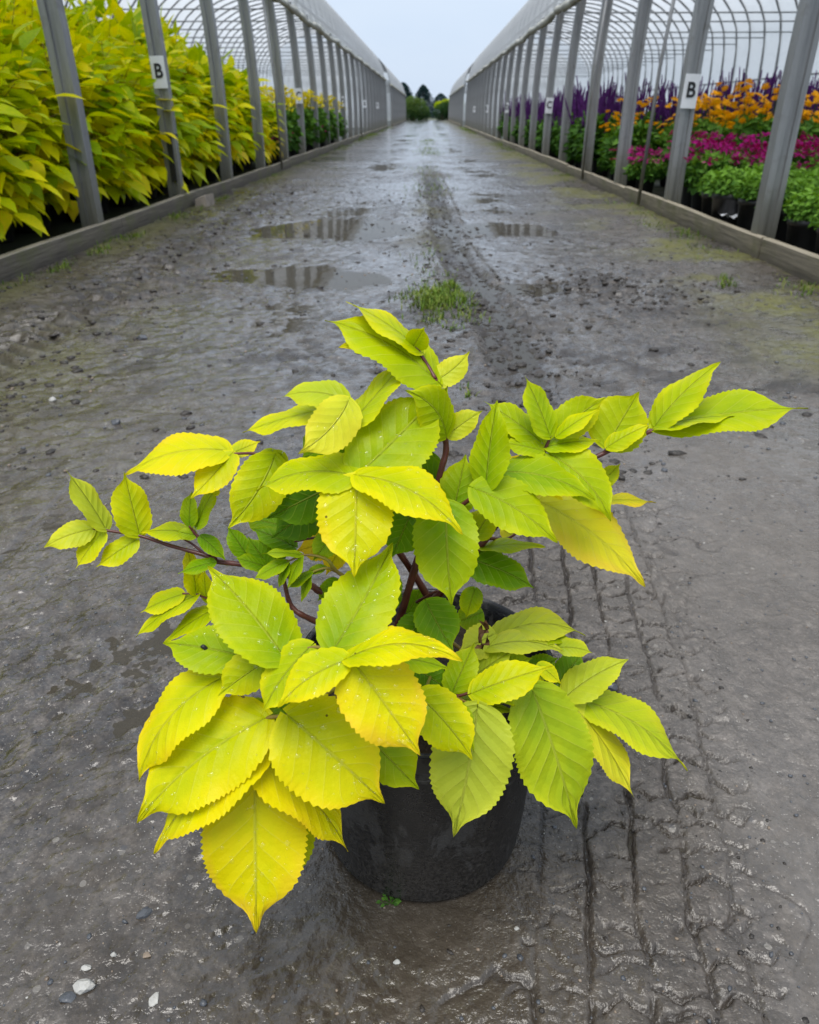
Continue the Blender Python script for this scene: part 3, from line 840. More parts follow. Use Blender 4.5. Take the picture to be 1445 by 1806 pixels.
# ---- letter cards on the posts
def text_mesh(ch, size):
    cu = bpy.data.curves.new('letter', 'FONT'); cu.body = ch; cu.size = size
    cu.align_x = 'CENTER'; cu.align_y = 'CENTER'; cu.extrude = .0012; cu.offset = .0035
    o = bpy.data.objects.new('letter', cu); COL.objects.link(o)
    dg = bpy.context.evaluated_depsgraph_get()
    me = bpy.data.meshes.new_from_object(o.evaluated_get(dg))
    bpy.data.objects.remove(o); me.materials.clear(); me.materials.append(M['ink'])
    return me
LET = {c: text_mesh(c, .135) for c in 'BCDEF'}
def card(sgn, xk, y, z, ch, label, group):
    s = empty('letter_card', (xk + sgn * .085, y - .0575, z))
    s.rotation_euler = (0, sgn * .03, 0)
    mb = MB()
    nx = 4
    vs = []
    for i in range(nx + 1):
        x = -.062 + .124 * i / nx
        yy = .004 * math.cos((i / nx - .5) * 3.0) * -1
        vs += [(x, yy, -.125), (x, yy, .125), (x, yy + .003, .125), (x, yy + .003, -.125)]
    fs = []
    for i in range(nx):
        for k in range(4):
            fs.append((i * 4 + k, (i + 1) * 4 + k, (i + 1) * 4 + (k + 1) % 4, i * 4 + (k + 1) % 4))
    fs += [(0, 1, 2, 3), (nx * 4 + 3, nx * 4 + 2, nx * 4 + 1, nx * 4)]
    mb.add(vs, fs)
    mb.build('card', M['card'], s)
    o = link('letter', LET[ch], s); o.location = (0, -.0065, .005); o.rotation_euler = (math.pi / 2, 0, 0); o.scale = (1, 1.15, 1)
    tag(s, label, 'sign', group)
side = {-1: 'golden shrub greenhouse', 1: 'flower greenhouse'}
for sg, xk, ys, z in ((-1, XL, yl, 1.16), (1, XR, yr_, 1.00)):
    for i, ch in zip((2, 6, 10, 14, 18), 'BCDEF'):
        card(sg, xk, ys[i], z + (0 if i == 2 else -.05), ch, 'white card with black letter %s on a steel post of the %s' % (ch, side[sg]), 'letter cards on the posts')

# block leaning on the left board
mb = MB()
c = at_z(382, 372, 0)
vs = []
for k, (a, b) in enumerate(((-.07, -.16), (.05, -.15), (.06, .15), (-.07, .16))):
    vs += [(a + random.uniform(-.01, .01), b, -.02), (a * .85 + random.uniform(-.01, .01), b * .93, .105 + random.uniform(-.02, .012))]
mb.add(vs, [(0, 2, 4, 6), (1, 7, 5, 3), (0, 1, 3, 2), (2, 3, 5, 4), (4, 5, 7, 6), (6, 7, 1, 0)])
o = mb.build('block', M['block'])
o.location = (XL + .11, float(c[1]) + .2, .015)
tag(o, 'short weathered block lying against the base board by the golden shrubs', 'block')

# ================================================================== FAR END OF THE LANE
def leaf_cloud(n, sampler, size, tint_fn, seed, up=.35):
    """n small bent leaves in one go: each leaf two quads folded on the midrib"""
    rng = np.random.default_rng(seed)
    P = sampler(rng, n)
    n = len(P)
    d = rng.normal(size=(n, 3)); d[:, 2] = d[:, 2] * .5 - .15
    d /= np.linalg.norm(d, axis=1)[:, None]
    nn = rng.normal(size=(n, 3)); nn[:, 2] = np.abs(nn[:, 2]) + up
    b = np.cross(d, nn); b /= np.linalg.norm(b, axis=1)[:, None] + 1e-9
    nn = np.cross(b, d)
    L = size * rng.uniform(.6, 1.3, n)[:, None]
    Wd = L * rng.uniform(.42, .6, n)[:, None] * .5
    v = np.stack([P, P + d * L * .45 + b * Wd + nn * L * .08, P + d * L - nn * L * .12, P + d * L * .45 - b * Wd + nn * L * .08, P + d * L * .5], 1)
    base = np.arange(n)[:, None] * 5
    F = np.concatenate([base + np.array([[0, 4, 1]]), base + np.array([[1, 4, 2]]), base + np.array([[0, 3, 4]]), base + np.array([[3, 2, 4]])])
    tint = np.repeat(tint_fn(P, rng), 5)
    return v.reshape(-1, 3), F, tint
def cloud_obj(name, mat, parent, *a, **k):
    v, F, t = leaf_cloud(*a, **k)
    me = np_mesh(name, v, F, mat, False)
    at = me.attributes.new('tint', 'FLOAT', 'POINT'); at.data.foreach_set('value', np.clip(t, 0, 1).astype(np.float32))
    return link(name, me, parent)
def blob_sampler(cs):
    def f(rng, n):
        out = []
        w = np.array([c[3] ** 2 for c in cs]); w = w / w.sum()
        for c, k in zip(cs, (w * n).astype(int)):
            q = rng.normal(size=(k, 3)); q /= np.linalg.norm(q, axis=1)[:, None]
            r = c[3] * rng.uniform(.45, 1.05, k)[:, None] ** .6
            out.append(np.array(c[:3]) + q * r * np.array([1, 1, c[4] if len(c) > 4 else 1]))
        return np.concatenate(out)
    return f
def far_bush(name, label, cat, loc, blobs, n, size, tlo, thi, mat='tree_leaf', trunk=1.0, seed=1, group=None):
    r = empty(name, loc); tag(r, label, cat, group)
    zt = max(b[2] + b[3] for b in blobs)
    mb = MB(); mb.tube(smooth_path([(0, 0, -.15), (.05, 0, trunk * .5), (0, .05, trunk)], 4), np.linspace(.14, .05, 9), 6)
    for b in blobs[:4]:
        mb.tube([(0, .02, trunk * .8), (b[0] * .6, b[1] * .6, b[2])], [.05, .02], 5)
    mb.build('trunk', M['stem'], r, True)
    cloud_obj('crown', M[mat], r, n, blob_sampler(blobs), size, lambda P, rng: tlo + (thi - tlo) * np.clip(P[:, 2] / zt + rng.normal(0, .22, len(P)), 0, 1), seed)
far_bush('hedge_shrub', 'light green rounded shrub closing the end of the lane', 'shrub', (-1.6, 93, -.1),
         [(-.6, 0, 1.0, 1.1), (.5, .1, 1.2, 1.1), (-.1, .2, 1.6, .9), (-1.5, .3, .9, 1.0), (1.2, .1, .8, .7), (.4, -.2, .4, .7)], 9000, .16, .25, 1.0, seed=3)
far_bush('hedge_shrub', 'dark green shrub with yellowish top at the end of the lane', 'shrub', (1.5, 93.5, -.1),
         [(0, 0, .9, .9), (1.1, .1, 1.0, 1.0), (.5, .2, 1.3, .8), (2.1, .2, .9, 1.0)], 8000, .15, .0, .55, seed=4)
far_bush('flowering_shrub', 'yellow-topped shrub rising behind the dark green shrub', 'shrub', (2.2, 96, -.1),
         [(0, 0, 1.75, .8, .6), (1.0, 0, 1.85, .8, .6), (-.8, 0, 1.6, .7, .6)], 4000, .17, .2, .75, mat='bank_leaf', seed=5)
def conifer(loc, h, r, label, seed):
    t = empty('conifer', loc); tag(t, label, 'tree', 'far conifers')
    mb = MB(); mb.tube([(0, 0, -.2), (0, 0, h * .95)], [h * .025, .03], 6); mb.build('trunk', M['stem'], t)
    def samp(rng, n):
        z = rng.uniform(.06, 1, n) ** .8
        tier = .75 + .25 * np.abs(np.sin(z * 26))
        rad = r * (1 - z) ** .5 * tier * rng.uniform(.25, 1, n) ** .5
        a = rng.uniform(0, 2 * np.pi, n)
        rad *= 1 + .25 * np.sin(a * 3 + seed)
        return np.stack([rad * np.cos(a), rad * np.sin(a), z * h - rad * .25], 1)
    cloud_obj('crown', M['conifer'], t, 6000, samp, h * .055, lambda P, rng: rng.uniform(0, 1, len(P)), seed)
for (x, y, h, r, lab) in ((-4.3, 150, 5.4, 3.4, 'tall dark blue-green conifer above the light green shrub'), (-.9, 158, 5.3, 2.8, 'dark conifer between two broader ones beyond the lane'),
                          (2.2, 150, 3.8, 3.2, 'low dark conifer sloping down toward the yellow-topped shrub'), (-7.4, 152, 5.6, 4.0, 'broad dark conifer half hidden by the far greenhouse roof')):
    conifer((x, y, -.14), h, r, lab, int(h * 10))
# ================================================================== PLANTS IN THE GREENHOUSES
def pot_mesh(rt, rb, h, name='pot'):
    mb = MB()
    mb.lathe([(0, .004), (rb - .004, .004), (rb, .012), (rt * .97, h * .86), (rt * 1.03, h * .87), (rt * 1.04, h), (rt * .97, h), (rt * .93, h * .86), (0.0, h * .84)], 18)
    return mb.mesh(name, M['nurserypot'], True)
POT_BIG = pot_mesh(.15, .12, .27); POT_SMALL = pot_mesh(.115, .092, .21); POT_TALL = pot_mesh(.13, .105, .27)

def small_leaf(L, Wd, bend, fold, tint):
    ts = [0, .14, .36, .62, .85, 1]; ws = [.03, .62, 1, .78, .28, 0]
    v = []; 
    for t, wv in zip(ts, ws):
        zc = -bend * L * t * t
        x = L * t * (1 - .12 * bend * t)
        for s in (-1, 0, 1):
            v.append((x, s * wv * Wd / 2, zc + abs(s) * wv * Wd * fold))
    f = []
    for i in range(5):
        for k in range(2):
            f.append((i * 3 + k, (i + 1) * 3 + k, (i + 1) * 3 + k + 1, i * 3 + k + 1))
    return np.array(v), f
def frame(d, nrm):
    d = d / np.linalg.norm(d)
    b = np.cross(nrm, d); b /= np.linalg.norm(b) + 1e-9
    return np.stack([d, b, np.cross(d, b)], 1)

def bush_leaves(seed, nspray, Rr, Hh, z0):
    """leaf placements of one golden shrub: arching leafstalks, each with paired leaflets and an end one"""
    rng = random.Random(seed)
    out = []; stalks = []
    for i in range(nspray):
        a = i * 2.399 + rng.uniform(-.3, .3)
        u = (i + .5) / nspray
        el = math.asin(max(-1, 1 - u * 1.72))
        rad = Rr * (math.cos(el) if el > 0 else .55 + .45 * math.cos(el)) * rng.uniform(.75, 1.08)
        z = z0 + (Hh - z0) * .42 + (Hh - z0) * .58 * math.sin(el) * rng.uniform(.85, 1.08)
        z = max(z, z0 - .02)
        tip = np.array([rad * math.cos(a), rad * math.sin(a), z])
        start = np.array([rng.uniform(-.05, .05), rng.uniform(-.05, .05), z0 + (z - z0) * .45])
        mid = (start + tip) / 2 + np.array([0, 0, .06])
        stalks.append((start, mid, tip))
        ax = tip - mid; ax[2] -= .03; ax /= np.linalg.norm(ax)
        nl = rng.choice((5, 5, 7))
        side = np.cross(ax, (0, 0, 1.)); side /= np.linalg.norm(side) + 1e-9
        up = np.cross(side, ax)
        if up[2] < 0: up = -up
        base_t = rng.uniform(.42, .88)
        for k in range(nl):
            if k == 0: p, d = tip, ax + np.array([0, 0, -.25])
            else:
                t = (k + 1) // 2; s = 1 if k % 2 else -1
                p = tip - ax * .085 * t
                d = side * s + ax * .55 + np.array([0, 0, -.28])
            L = rng.uniform(.12, .24) * (1.12 if k == 0 else 1)
            nrm = up + np.array([rng.uniform(-.5, .5), rng.uniform(-.5, .5), .5])
            d = np.array(d) + np.array([rng.uniform(-.25, .25), rng.uniform(-.25, .25), rng.uniform(-.35, .1)])
            tt = base_t + rng.uniform(-.1, .1) + (.12 if z < z0 + .25 else 0)
            out.append((p, frame(d, nrm), L, tt))
    return out, stalks
LEAF_BENDS = [(.18, .14), (.35, .10), (.08, .2), (.5, .05)]
def foliage_mesh(name, leaves, mat):
    mb = MB()
    for i, (p, fr, L, tt) in enumerate(leaves):
        b, fo = LEAF_BENDS[i % 4]
        v, f = small_leaf(L, L * .56, b, fo, tt)
        mb.add(v @ fr.T + p, f, tint=tt)
    return mb.mesh(name, mat, True)
def stalk_mesh(stalks, z0):
    mb = MB()
    for k in range(5):
        a = k * 1.3
        mb.tube([(.02 * math.cos(a), .02 * math.sin(a), z0 - .04), (.05 * math.cos(a), .05 * math.sin(a), z0 + .4)], [.008, .006], 5)
    for s in stalks:
        mb.tube(s, [.006, .004, .0025], 4, False)
    return mb.mesh('stems', M['petiole'], True)
Z0 = .24
BUSH = []
for k in range(5):
    lv, st = bush_leaves(100 + k, 84, .56, 1.42 + .05 * k, Z0)
    BUSH.append((foliage_mesh('foliage', lv, M['bank_leaf']), stalk_mesh(st, Z0), lv))
# four single-leaf meshes for the shrubs whose leaves can be told apart, in three tints
LEAFV = {}
for bi, (b, fo) in enumerate(LEAF_BENDS):
    for ti, tt in enumerate((.42, .6, .78)):
        v, f = small_leaf(1, .56, b, fo, tt)
        mb = MB(); mb.add(v, f, tint=tt + .05 * (v[:, 0]))
        LEAFV[(bi, ti)] = mb.mesh('leaf', M['bank_leaf'], True)
ORD = 'first second third fourth fifth sixth seventh eighth ninth tenth eleventh twelfth thirteenth fourteenth fifteenth sixteenth seventeenth eighteenth nineteenth twentieth'.split()
def golden_shrub(x, y, k, near, sc, rz, zs, label):
    r = empty('golden_shrub', (x, y, .046), rz)
    r.scale = (sc, sc, sc * zs)
    tag(r, label, 'shrub', 'shrubs of the golden bank')
    fol, stm, lv = BUSH[k]
    link('pot', POT_BIG, r); link('stems', stm, r)
    if not near:
        link('foliage', fol, r)
    else:
        lv = list(lv); random.Random(k).shuffle(lv)
        tag(link('foliage', foliage_mesh('foliage', lv[295:], M['bank_leaf']), r), kind='stuff')
        for i, (p, fr, L, tt) in enumerate(lv[:295]):
            o = link('leaf', LEAFV[(i % 4, 0 if tt < .5 else 1 if tt < .72 else 2)], r)
            o.matrix_local = Matrix.Translation(Vector(p)) @ Matrix([[*fr[0]], [*fr[1]], [*fr[2]]]).to_4x4() @ Matrix.Scale(L, 4)
    return r
rb = random.Random(5)
for row, (xo, zsc) in enumerate(((-2.94, .86), (-3.46, 1.06), (-4.02, 1.2), (-4.65, 1.28), (-5.3, 1.3))):
    ys = [3.05 + .27 * (row % 2) + .60 * i for i in range(18)]
    ys = [y for y in ys if y < (13.6 if row < 3 else 10.5)]
    for i, y in enumerate(ys):
        near = row == 0 and y < 7.2
        lab = 'golden-leaved shrub in the %s row of the bank, %s from the end facing yellow daisies' % (ORD[row] if row else 'front', ORD[len(ys) - 1 - i])
        golden_shrub(xo + rb.uniform(-.07, .07), y + rb.uniform(-.05, .05), rb.randrange(5), near, rb.uniform(.93, 1.06), rb.uniform(0, 6.28), zsc * rb.uniform(.94, 1.06), lab)

# ---- flowering plants
def clump_foliage(seed, R0, H, n, size, z0, tlo, thi, narrow=False):
    def samp(rng, n):
        a = rng.uniform(0, 2 * np.pi, n); u = rng.uniform(0, 1, n)
        z = z0 + (H - z0) * u
        r = R0 * np.sqrt(np.clip(1 - (u - .35) ** 2 * 1.6, .1, 1)) * rng.uniform(.3, 1, n) ** .5
        return np.stack([r * np.cos(a), r * np.sin(a), z], 1)
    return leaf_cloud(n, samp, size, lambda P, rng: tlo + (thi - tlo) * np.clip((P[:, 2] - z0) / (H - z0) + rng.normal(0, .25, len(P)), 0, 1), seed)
def cloud_mesh(name, vFt, mat):
    v, F, t = vFt
    me = np_mesh(name, v, F, mat, False)
    at = me.attributes.new('tint', 'FLOAT', 'POINT'); at.data.foreach_set('value', np.clip(t, 0, 1).astype(np.float32))
    return me
def daisy(mb, p, r, rng, tint, nrm):
    """one flower: eight petals in a shallow cup, domed eye"""
    nrm = nrm / np.linalg.norm(nrm)
    a0 = np.cross(nrm, (1, .2, .1)); a0 /= np.linalg.norm(a0); b0 = np.cross(nrm, a0)
    v = [p]; f = []
    for i in range(8):
        a = i * math.pi / 4
        for da, rr, up in ((-.34, .75, .25), (0, 1, .18), (.34, .75, .25)):
            v.append(p + (a0 * math.cos(a + da) + b0 * math.sin(a + da)) * r * rr + nrm * r * up)
        k = 1 + i * 3
        f.append((0, k, k + 1, k + 2))
    mb.add(v, f, tint=tint)
def flowering(seed, kind):
    rng = random.Random(seed)
    if kind in ('orange', 'yellow'):
        H = .62
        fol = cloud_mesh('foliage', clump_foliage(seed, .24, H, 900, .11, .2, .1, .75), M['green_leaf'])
        mb = MB(); st = MB()
        for i in range(26):
            a = rng.uniform(0, 6.28); r = .30 * math.sqrt(rng.random())
            p = np.array([r * math.cos(a), r * math.sin(a), rng.uniform(.62, .88)])
            st.tube([(p[0] * .5, p[1] * .5, .3), tuple(p)], .0025, 3, False)
            for q in range(2):
                daisy(mb, p + np.array([rng.uniform(-.02, .02), rng.uniform(-.02, .02), .012 * q]), rng.uniform(.030, .043), rng, rng.uniform(.55, 1), np.array([rng.uniform(-.5, .5), rng.uniform(-.9, .2), 1]))
        return fol, st.mesh('flower_stalks', M['green_leaf']), mb.mesh('flowers', M[kind])
    if kind == 'magenta':
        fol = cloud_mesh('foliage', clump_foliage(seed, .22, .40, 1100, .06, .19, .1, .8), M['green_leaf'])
        mb = MB(); st = MB()
        for i in range(58):
            a = rng.uniform(0, 6.28); r = .26 * math.sqrt(rng.random())
            p = np.array([r * math.cos(a), r * math.sin(a), rng.uniform(.36, .50)])
            st.tube([(p[0] * .6, p[1] * .6, .25), tuple(p)], .002, 3, False)
            for q in range(4):
                daisy(mb, p + np.array([rng.uniform(-.03, .03), rng.uniform(-.03, .03), rng.uniform(-.015, .015)]), rng.uniform(.014, .02), rng, rng.uniform(.2, 1), np.array([rng.uniform(-.6, .6), rng.uniform(-.9, .3), .8]))
        return fol, st.mesh('flower_stalks', M['green_leaf']), mb.mesh('flowers', M['magenta'])
    if kind == 'purple':
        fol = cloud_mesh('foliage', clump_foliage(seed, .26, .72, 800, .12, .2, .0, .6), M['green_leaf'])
        mb = MB(); st = MB()
        for i in range(26):
            a = rng.uniform(0, 6.28); r = .27 * math.sqrt(rng.random())
            b = np.array([r * math.cos(a), r * math.sin(a), rng.uniform(.55, .72)])
            L = rng.uniform(.22, .56)
            d = np.array([r * math.cos(a) * .35 + rng.uniform(-.07, .07), r * math.sin(a) * .35 + rng.uniform(-.07, .07), L])
            st.tube([tuple(b - np.array([0, 0, .2])), tuple(b + d)], .003, 3, False)
            m = 9
            pts = [b + d * t for t in np.linspace(0, 1, m)]
            rad = [(.017 if k % 2 else .009) * (1 - .75 * k / m) + .002 for k in range(m)]
            mb.tube(pts, rad, 5, True, tint=rng.uniform(.2, 1))
        return fol, st.mesh('flower_stalks', M['purple']), mb.mesh('flower_spikes', M['purple'])
    fol = cloud_mesh('foliage', clump_foliage(seed, .155, .43, 650, .05, .26, .45, 1.0), M['green_leaf'])
    return fol, None, None
FLW = {k: [flowering(200 + 10 * i + j, k) for j in range(3)] for i, k in enumerate(('orange', 'yellow', 'magenta', 'purple', 'green'))}
for k, lst in FLW.items():
    for fo, st, fl in lst:
        pass
LAB = {'orange': ('orange_flower_plant', 'potted plant topped with orange daisies, massed in front of the purple spikes', 'orange flower plants'),
       'yellow': ('yellow_flower_plant', 'potted plant with yellow daisies, past the end of the golden shrub bank', 'yellow flower plants'),
       'magenta': ('magenta_flower_plant', 'low potted plant covered in small magenta flowers, in front of the orange daisies', 'magenta flower plants'),
       'purple': ('purple_spike_plant', 'tall potted plant with upright dark purple flower spikes in the flower greenhouse', 'purple spike plants'),
       'green': ('green_foliage_plant', 'black pot of fine bright green foliage without flowers, just inside the kerb', 'green foliage plants')}
def put(kind, x, y, rz, sc, zs=1.0, z=.031, label=None, group=None, bigpot=True):
    nm, lab, grp = LAB[kind]
    r = empty(nm, (x, y, z), rz); r.scale = (sc, sc, sc * zs)
    tag(r, label or lab, 'plant', group or grp)
    fo, st, fl = FLW[kind][rf.randrange(3)]
    link('pot', POT_TALL if kind == 'green' else POT_SMALL, r); link('foliage', fo, r)
    if st: link('flower_stalks', st, r)
    if fl: tag(link(fl.name.split('.')[0], fl, r), kind='stuff')
rf = random.Random(9)
def block(kind, xs, ys, dx, dy, sc, zs=1.0, skip=0.0, text='', **k):
    ny = int(math.ceil((ys[1] - ys[0]) / dy - 1e-6)); nx = int(math.ceil((xs[1] - xs[0]) / dx - 1e-6))
    for j in range(ny):
        for i in range(nx):
            if rf.random() < skip: continue
            col = i if xs[0] > 0 else nx - 1 - i          # counted from the lane side
            put(kind, xs[0] + i * dx + rf.uniform(-.05, .05), ys[0] + j * dy + rf.uniform(-.05, .05), rf.uniform(0, 6.28), sc * rf.uniform(.92, 1.08), zs * rf.uniform(.92, 1.08),
                label=text.format(r=ORD[j], c=ORD[col]), **k)
x0 = XR + .32
block('green', (x0 - .08, x0 + 1.0), (4.55, 6.9), .34, .40, 1.0, 1.0, text='black pot of fine green foliage, {r} row before the magenta flowers, {c} from kerb')
block('green', (x0 + .95, x0 + 1.7), (5.4, 6.9), .40, .45, 1.1, 1.0, text='larger pot of green foliage deep inside the bed, {r} row, {c} along')
block('magenta', (x0 + .15, x0 + 2.8), (7.15, 8.35), .42, .40, 1.10, 1.12, text='low magenta-flowered plant in front of orange daisies, {r} row, {c} from kerb')
block('magenta', (x0, x0 + .5), (8.6, 10.2), .42, .45, .95, .95, skip=.3, text='low magenta-flowered plant between kerb and orange daisies, {r} row, {c} from kerb')
block('orange', (x0 + .55, x0 + 4.4), (8.75, 10.0), .44, .42, 1.05, 1.02, text='orange daisy plant behind the magenta flowers, {r} row, {c} pot from the kerb side')
block('orange', (x0 + .05, x0 + .9), (10.3, 11.4), .48, .55, 1.05, 1.0, skip=.4, text='orange daisy plant at the kerb just before the purple spikes, {r} row, {c} along')
block('purple', (x0 + .1, x0 + 5.2), (11.9, 14.2), .48, .62, 1.06, .98, skip=.12, text='dark purple spike plant behind the orange daisies, {r} row, {c} pot from kerb')
block('purple', (x0 + .1, x0 + 1.2), (14.6, 26), .55, .85, 1.0, .98, text='purple spike plant in the strip along the far posts, {r} row, {c} from kerb')
block('yellow', (XL - .9, XL - .25), (14.3, 25), .55, .9, 1.15, 1.08, z=.046, text='yellow daisy plant past the golden shrub bank, {r} row, {c} pot from kerb')
block('magenta', (XL - .35, XL - .15), (13.9, 22), .5, 1.1, 1.0, 1.0, z=.046, group='magenta plants past the golden shrubs', text='magenta-flowered plant at the foot of yellow daisies, {r} along from golden shrubs')
# ================================================================== THE POTTED SHRUB
POT_X, POT_Y = 0.003, 0.716
plant = empty('potted_shrub', (POT_X, POT_Y, 0))
tag(plant, 'golden-leaved shrub in a scuffed black nursery pot standing on the muddy lane', 'potted plant')
def pot_mat():
    m, nt, out = mat_new('scuffed black pot')
    p = N(nt, "ShaderNodeBsdfPrincipled")
    co = objco(nt)
    a = noise(nt, 13, 7, 0.72, co)
    mp = N(nt, "ShaderNodeMapping"); mp.inputs['Scale'].default_value = (10, 10, 55); mp.inputs['Rotation'].default_value = (0.25, 0.2, 0)
    nt.links.new(co, mp.inputs[0])
    s = noise(nt, 3.0, 5, 0.7, mp.outputs[0])
    sep = N(nt, "ShaderNodeSeparateXYZ"); nt.links.new(co, sep.inputs[0])
    low = ramp(nt, [(0.02, gr(1)), (0.17, gr(.15)), (.25, gr(0))], math_(nt, 'ADD', sep.outputs[2], math_(nt, 'MULTIPLY', math_(nt, 'SUBTRACT', a.outputs['Fac'], .5), .14))).outputs[0]
    mp2 = N(nt, "ShaderNodeMapping"); mp2.inputs['Scale'].default_value = (7, 7, 3.2); mp2.inputs['Rotation'].default_value = (0.0, 0.7, 0.3)
    nt.links.new(co, mp2.inputs[0])
    a2 = noise(nt, 2.0, 7, 0.7, mp2.outputs[0], 0.4)
    dust = math_(nt, 'MULTIPLY', ramp(nt, [(0.53, gr(0)), (0.57, gr(.8)), (0.72, gr(1))], a2.outputs['Fac']).outputs[0], math_(nt, 'MULTIPLY', a.outputs['Fac'], .85))
    scr = math_(nt, 'MULTIPLY', ramp(nt, [(0.61, gr(0)), (0.70, gr(1))], s.outputs['Fac']).outputs[0], 0.55)
    f = noise(nt, 240, 3, 0.6, co)
    mudf = math_(nt, 'MULTIPLY', low, ramp(nt, [(0.40, gr(0)), (0.62, gr(.75))], f.outputs['Fac']).outputs[0])
    c = mixc(nt, (0.0085, 0.0085, 0.0095), (0.12, 0.117, 0.112), dust)
    c = mixc(nt, c, (0.17, 0.165, 0.16), scr)
    c = mixc(nt, c, (0.085, 0.075, 0.064), mudf)
    p.inputs['Specular IOR Level'].default_value = 0.3
    nt.links.new(c, p.inputs['Base Color'])
    r = math_(nt, 'ADD', ramp(nt, [(0.3, gr(.18)), (0.7, gr(.46))], a.outputs['Fac']).outputs[0], math_(nt, 'MULTIPLY', mudf, .4))
    nt.links.new(r, p.inputs['Roughness'])
    nt.links.new(bump(nt, math_(nt, 'ADD', a.outputs['Fac'], math_(nt, 'MULTIPLY', s.outputs['Fac'], .4)), .25, .004), p.inputs['Normal'])
    nt.links.new(p.outputs[0], out.inputs[0])
    return m
mb = MB()
rb_, rt_, hp = .127, .149, .272
mb.lathe([(0, .006), (rb_ - .016, .006), (rb_ - .012, .001), (rb_ - .004, .001), (rb_ + .001, .008), (rb_ + .002, .030), (rb_ + .004, .034),
          (rt_ - .004, hp - .034), (rt_ - .003, hp - .030), (rt_ + .001, hp - .027), (rt_ + .002, hp - .006), (rt_ + .0045, hp - .004), (rt_ + .005, hp),
          (rt_ + .001, hp + .001), (rt_ - .002, hp - .003), (rt_ - .006, hp - .04), (rt_ - .012, hp - .09)], 72)
mb.build('pot', pot_mat(), plant, True)
mb = MB()
vs = [(0, 0, hp - .040)]; fs = []
for i in range(1, 9):
    for k in range(28):
        a = 2 * math.pi * k / 28; r = (rt_ - .008) * i / 8
        vs.append((r * math.cos(a), r * math.sin(a), hp - .042 + .007 * math.sin(r * 160 + k * 2.1) * (i < 8) + random.uniform(-.004, .004)))
for k in range(28): fs.append((0, 1 + k, 1 + (k + 1) % 28))
for i in range(7):
    for k in range(28):
        fs.append((1 + i * 28 + k, 1 + (i + 1) * 28 + k, 1 + (i + 1) * 28 + (k + 1) % 28, 1 + i * 28 + (k + 1) % 28))
mb.add(vs, fs)
mb.build('soil', M['blacksoil'], plant)

S_HALF = np.array([.05, .15, .30, .46, .62, .78, .92, 1.0])
S_COL = np.concatenate([-S_HALF[::-1], [0], S_HALF])
PT = np.array([0, .015, .05, .12, .24, .36, .48, .60, .69, .755, .80, .835, .87, .91, .96, 1.0])
PW = np.array([.03, .27, .56, .82, .98, 1.0, .98, .90, .77, .60, .43, .28, .17, .10, .055, .0])
PN = np.array([.03, .16, .36, .60, .85, .98, 1.0, .94, .79, .61, .44, .29, .18, .105, .055, .0])
ORIGIN = np.array([POT_X, POT_Y, 0])
def drop_mat():
    m, nt, out = mat_new('water drop')
    fr = N(nt, "ShaderNodeFresnel"); fr.inputs[0].default_value = 1.5
    tr = N(nt, "ShaderNodeBsdfTransparent"); tr.inputs[0].default_value = (1, 1, .96, 1)
    gl = N(nt, "ShaderNodeBsdfGlossy"); gl.inputs['Roughness'].default_value = 0.03
    mx = N(nt, "ShaderNodeMixShader")
    bf = N(nt, "ShaderNodeNewGeometry").outputs['Backfacing']
    nt.links.new(math_(nt, 'MULTIPLY', fr.outputs[0], math_(nt, 'SUBTRACT', 1.0, bf)), mx.inputs[0]); nt.links.new(tr.outputs[0], mx.inputs[1]); nt.links.new(gl.outputs[0], mx.inputs[2])
    nt.links.new(mx.outputs[0], out.inputs[0])
    return m
M['drop'] = drop_mat()
NLEAF = 0
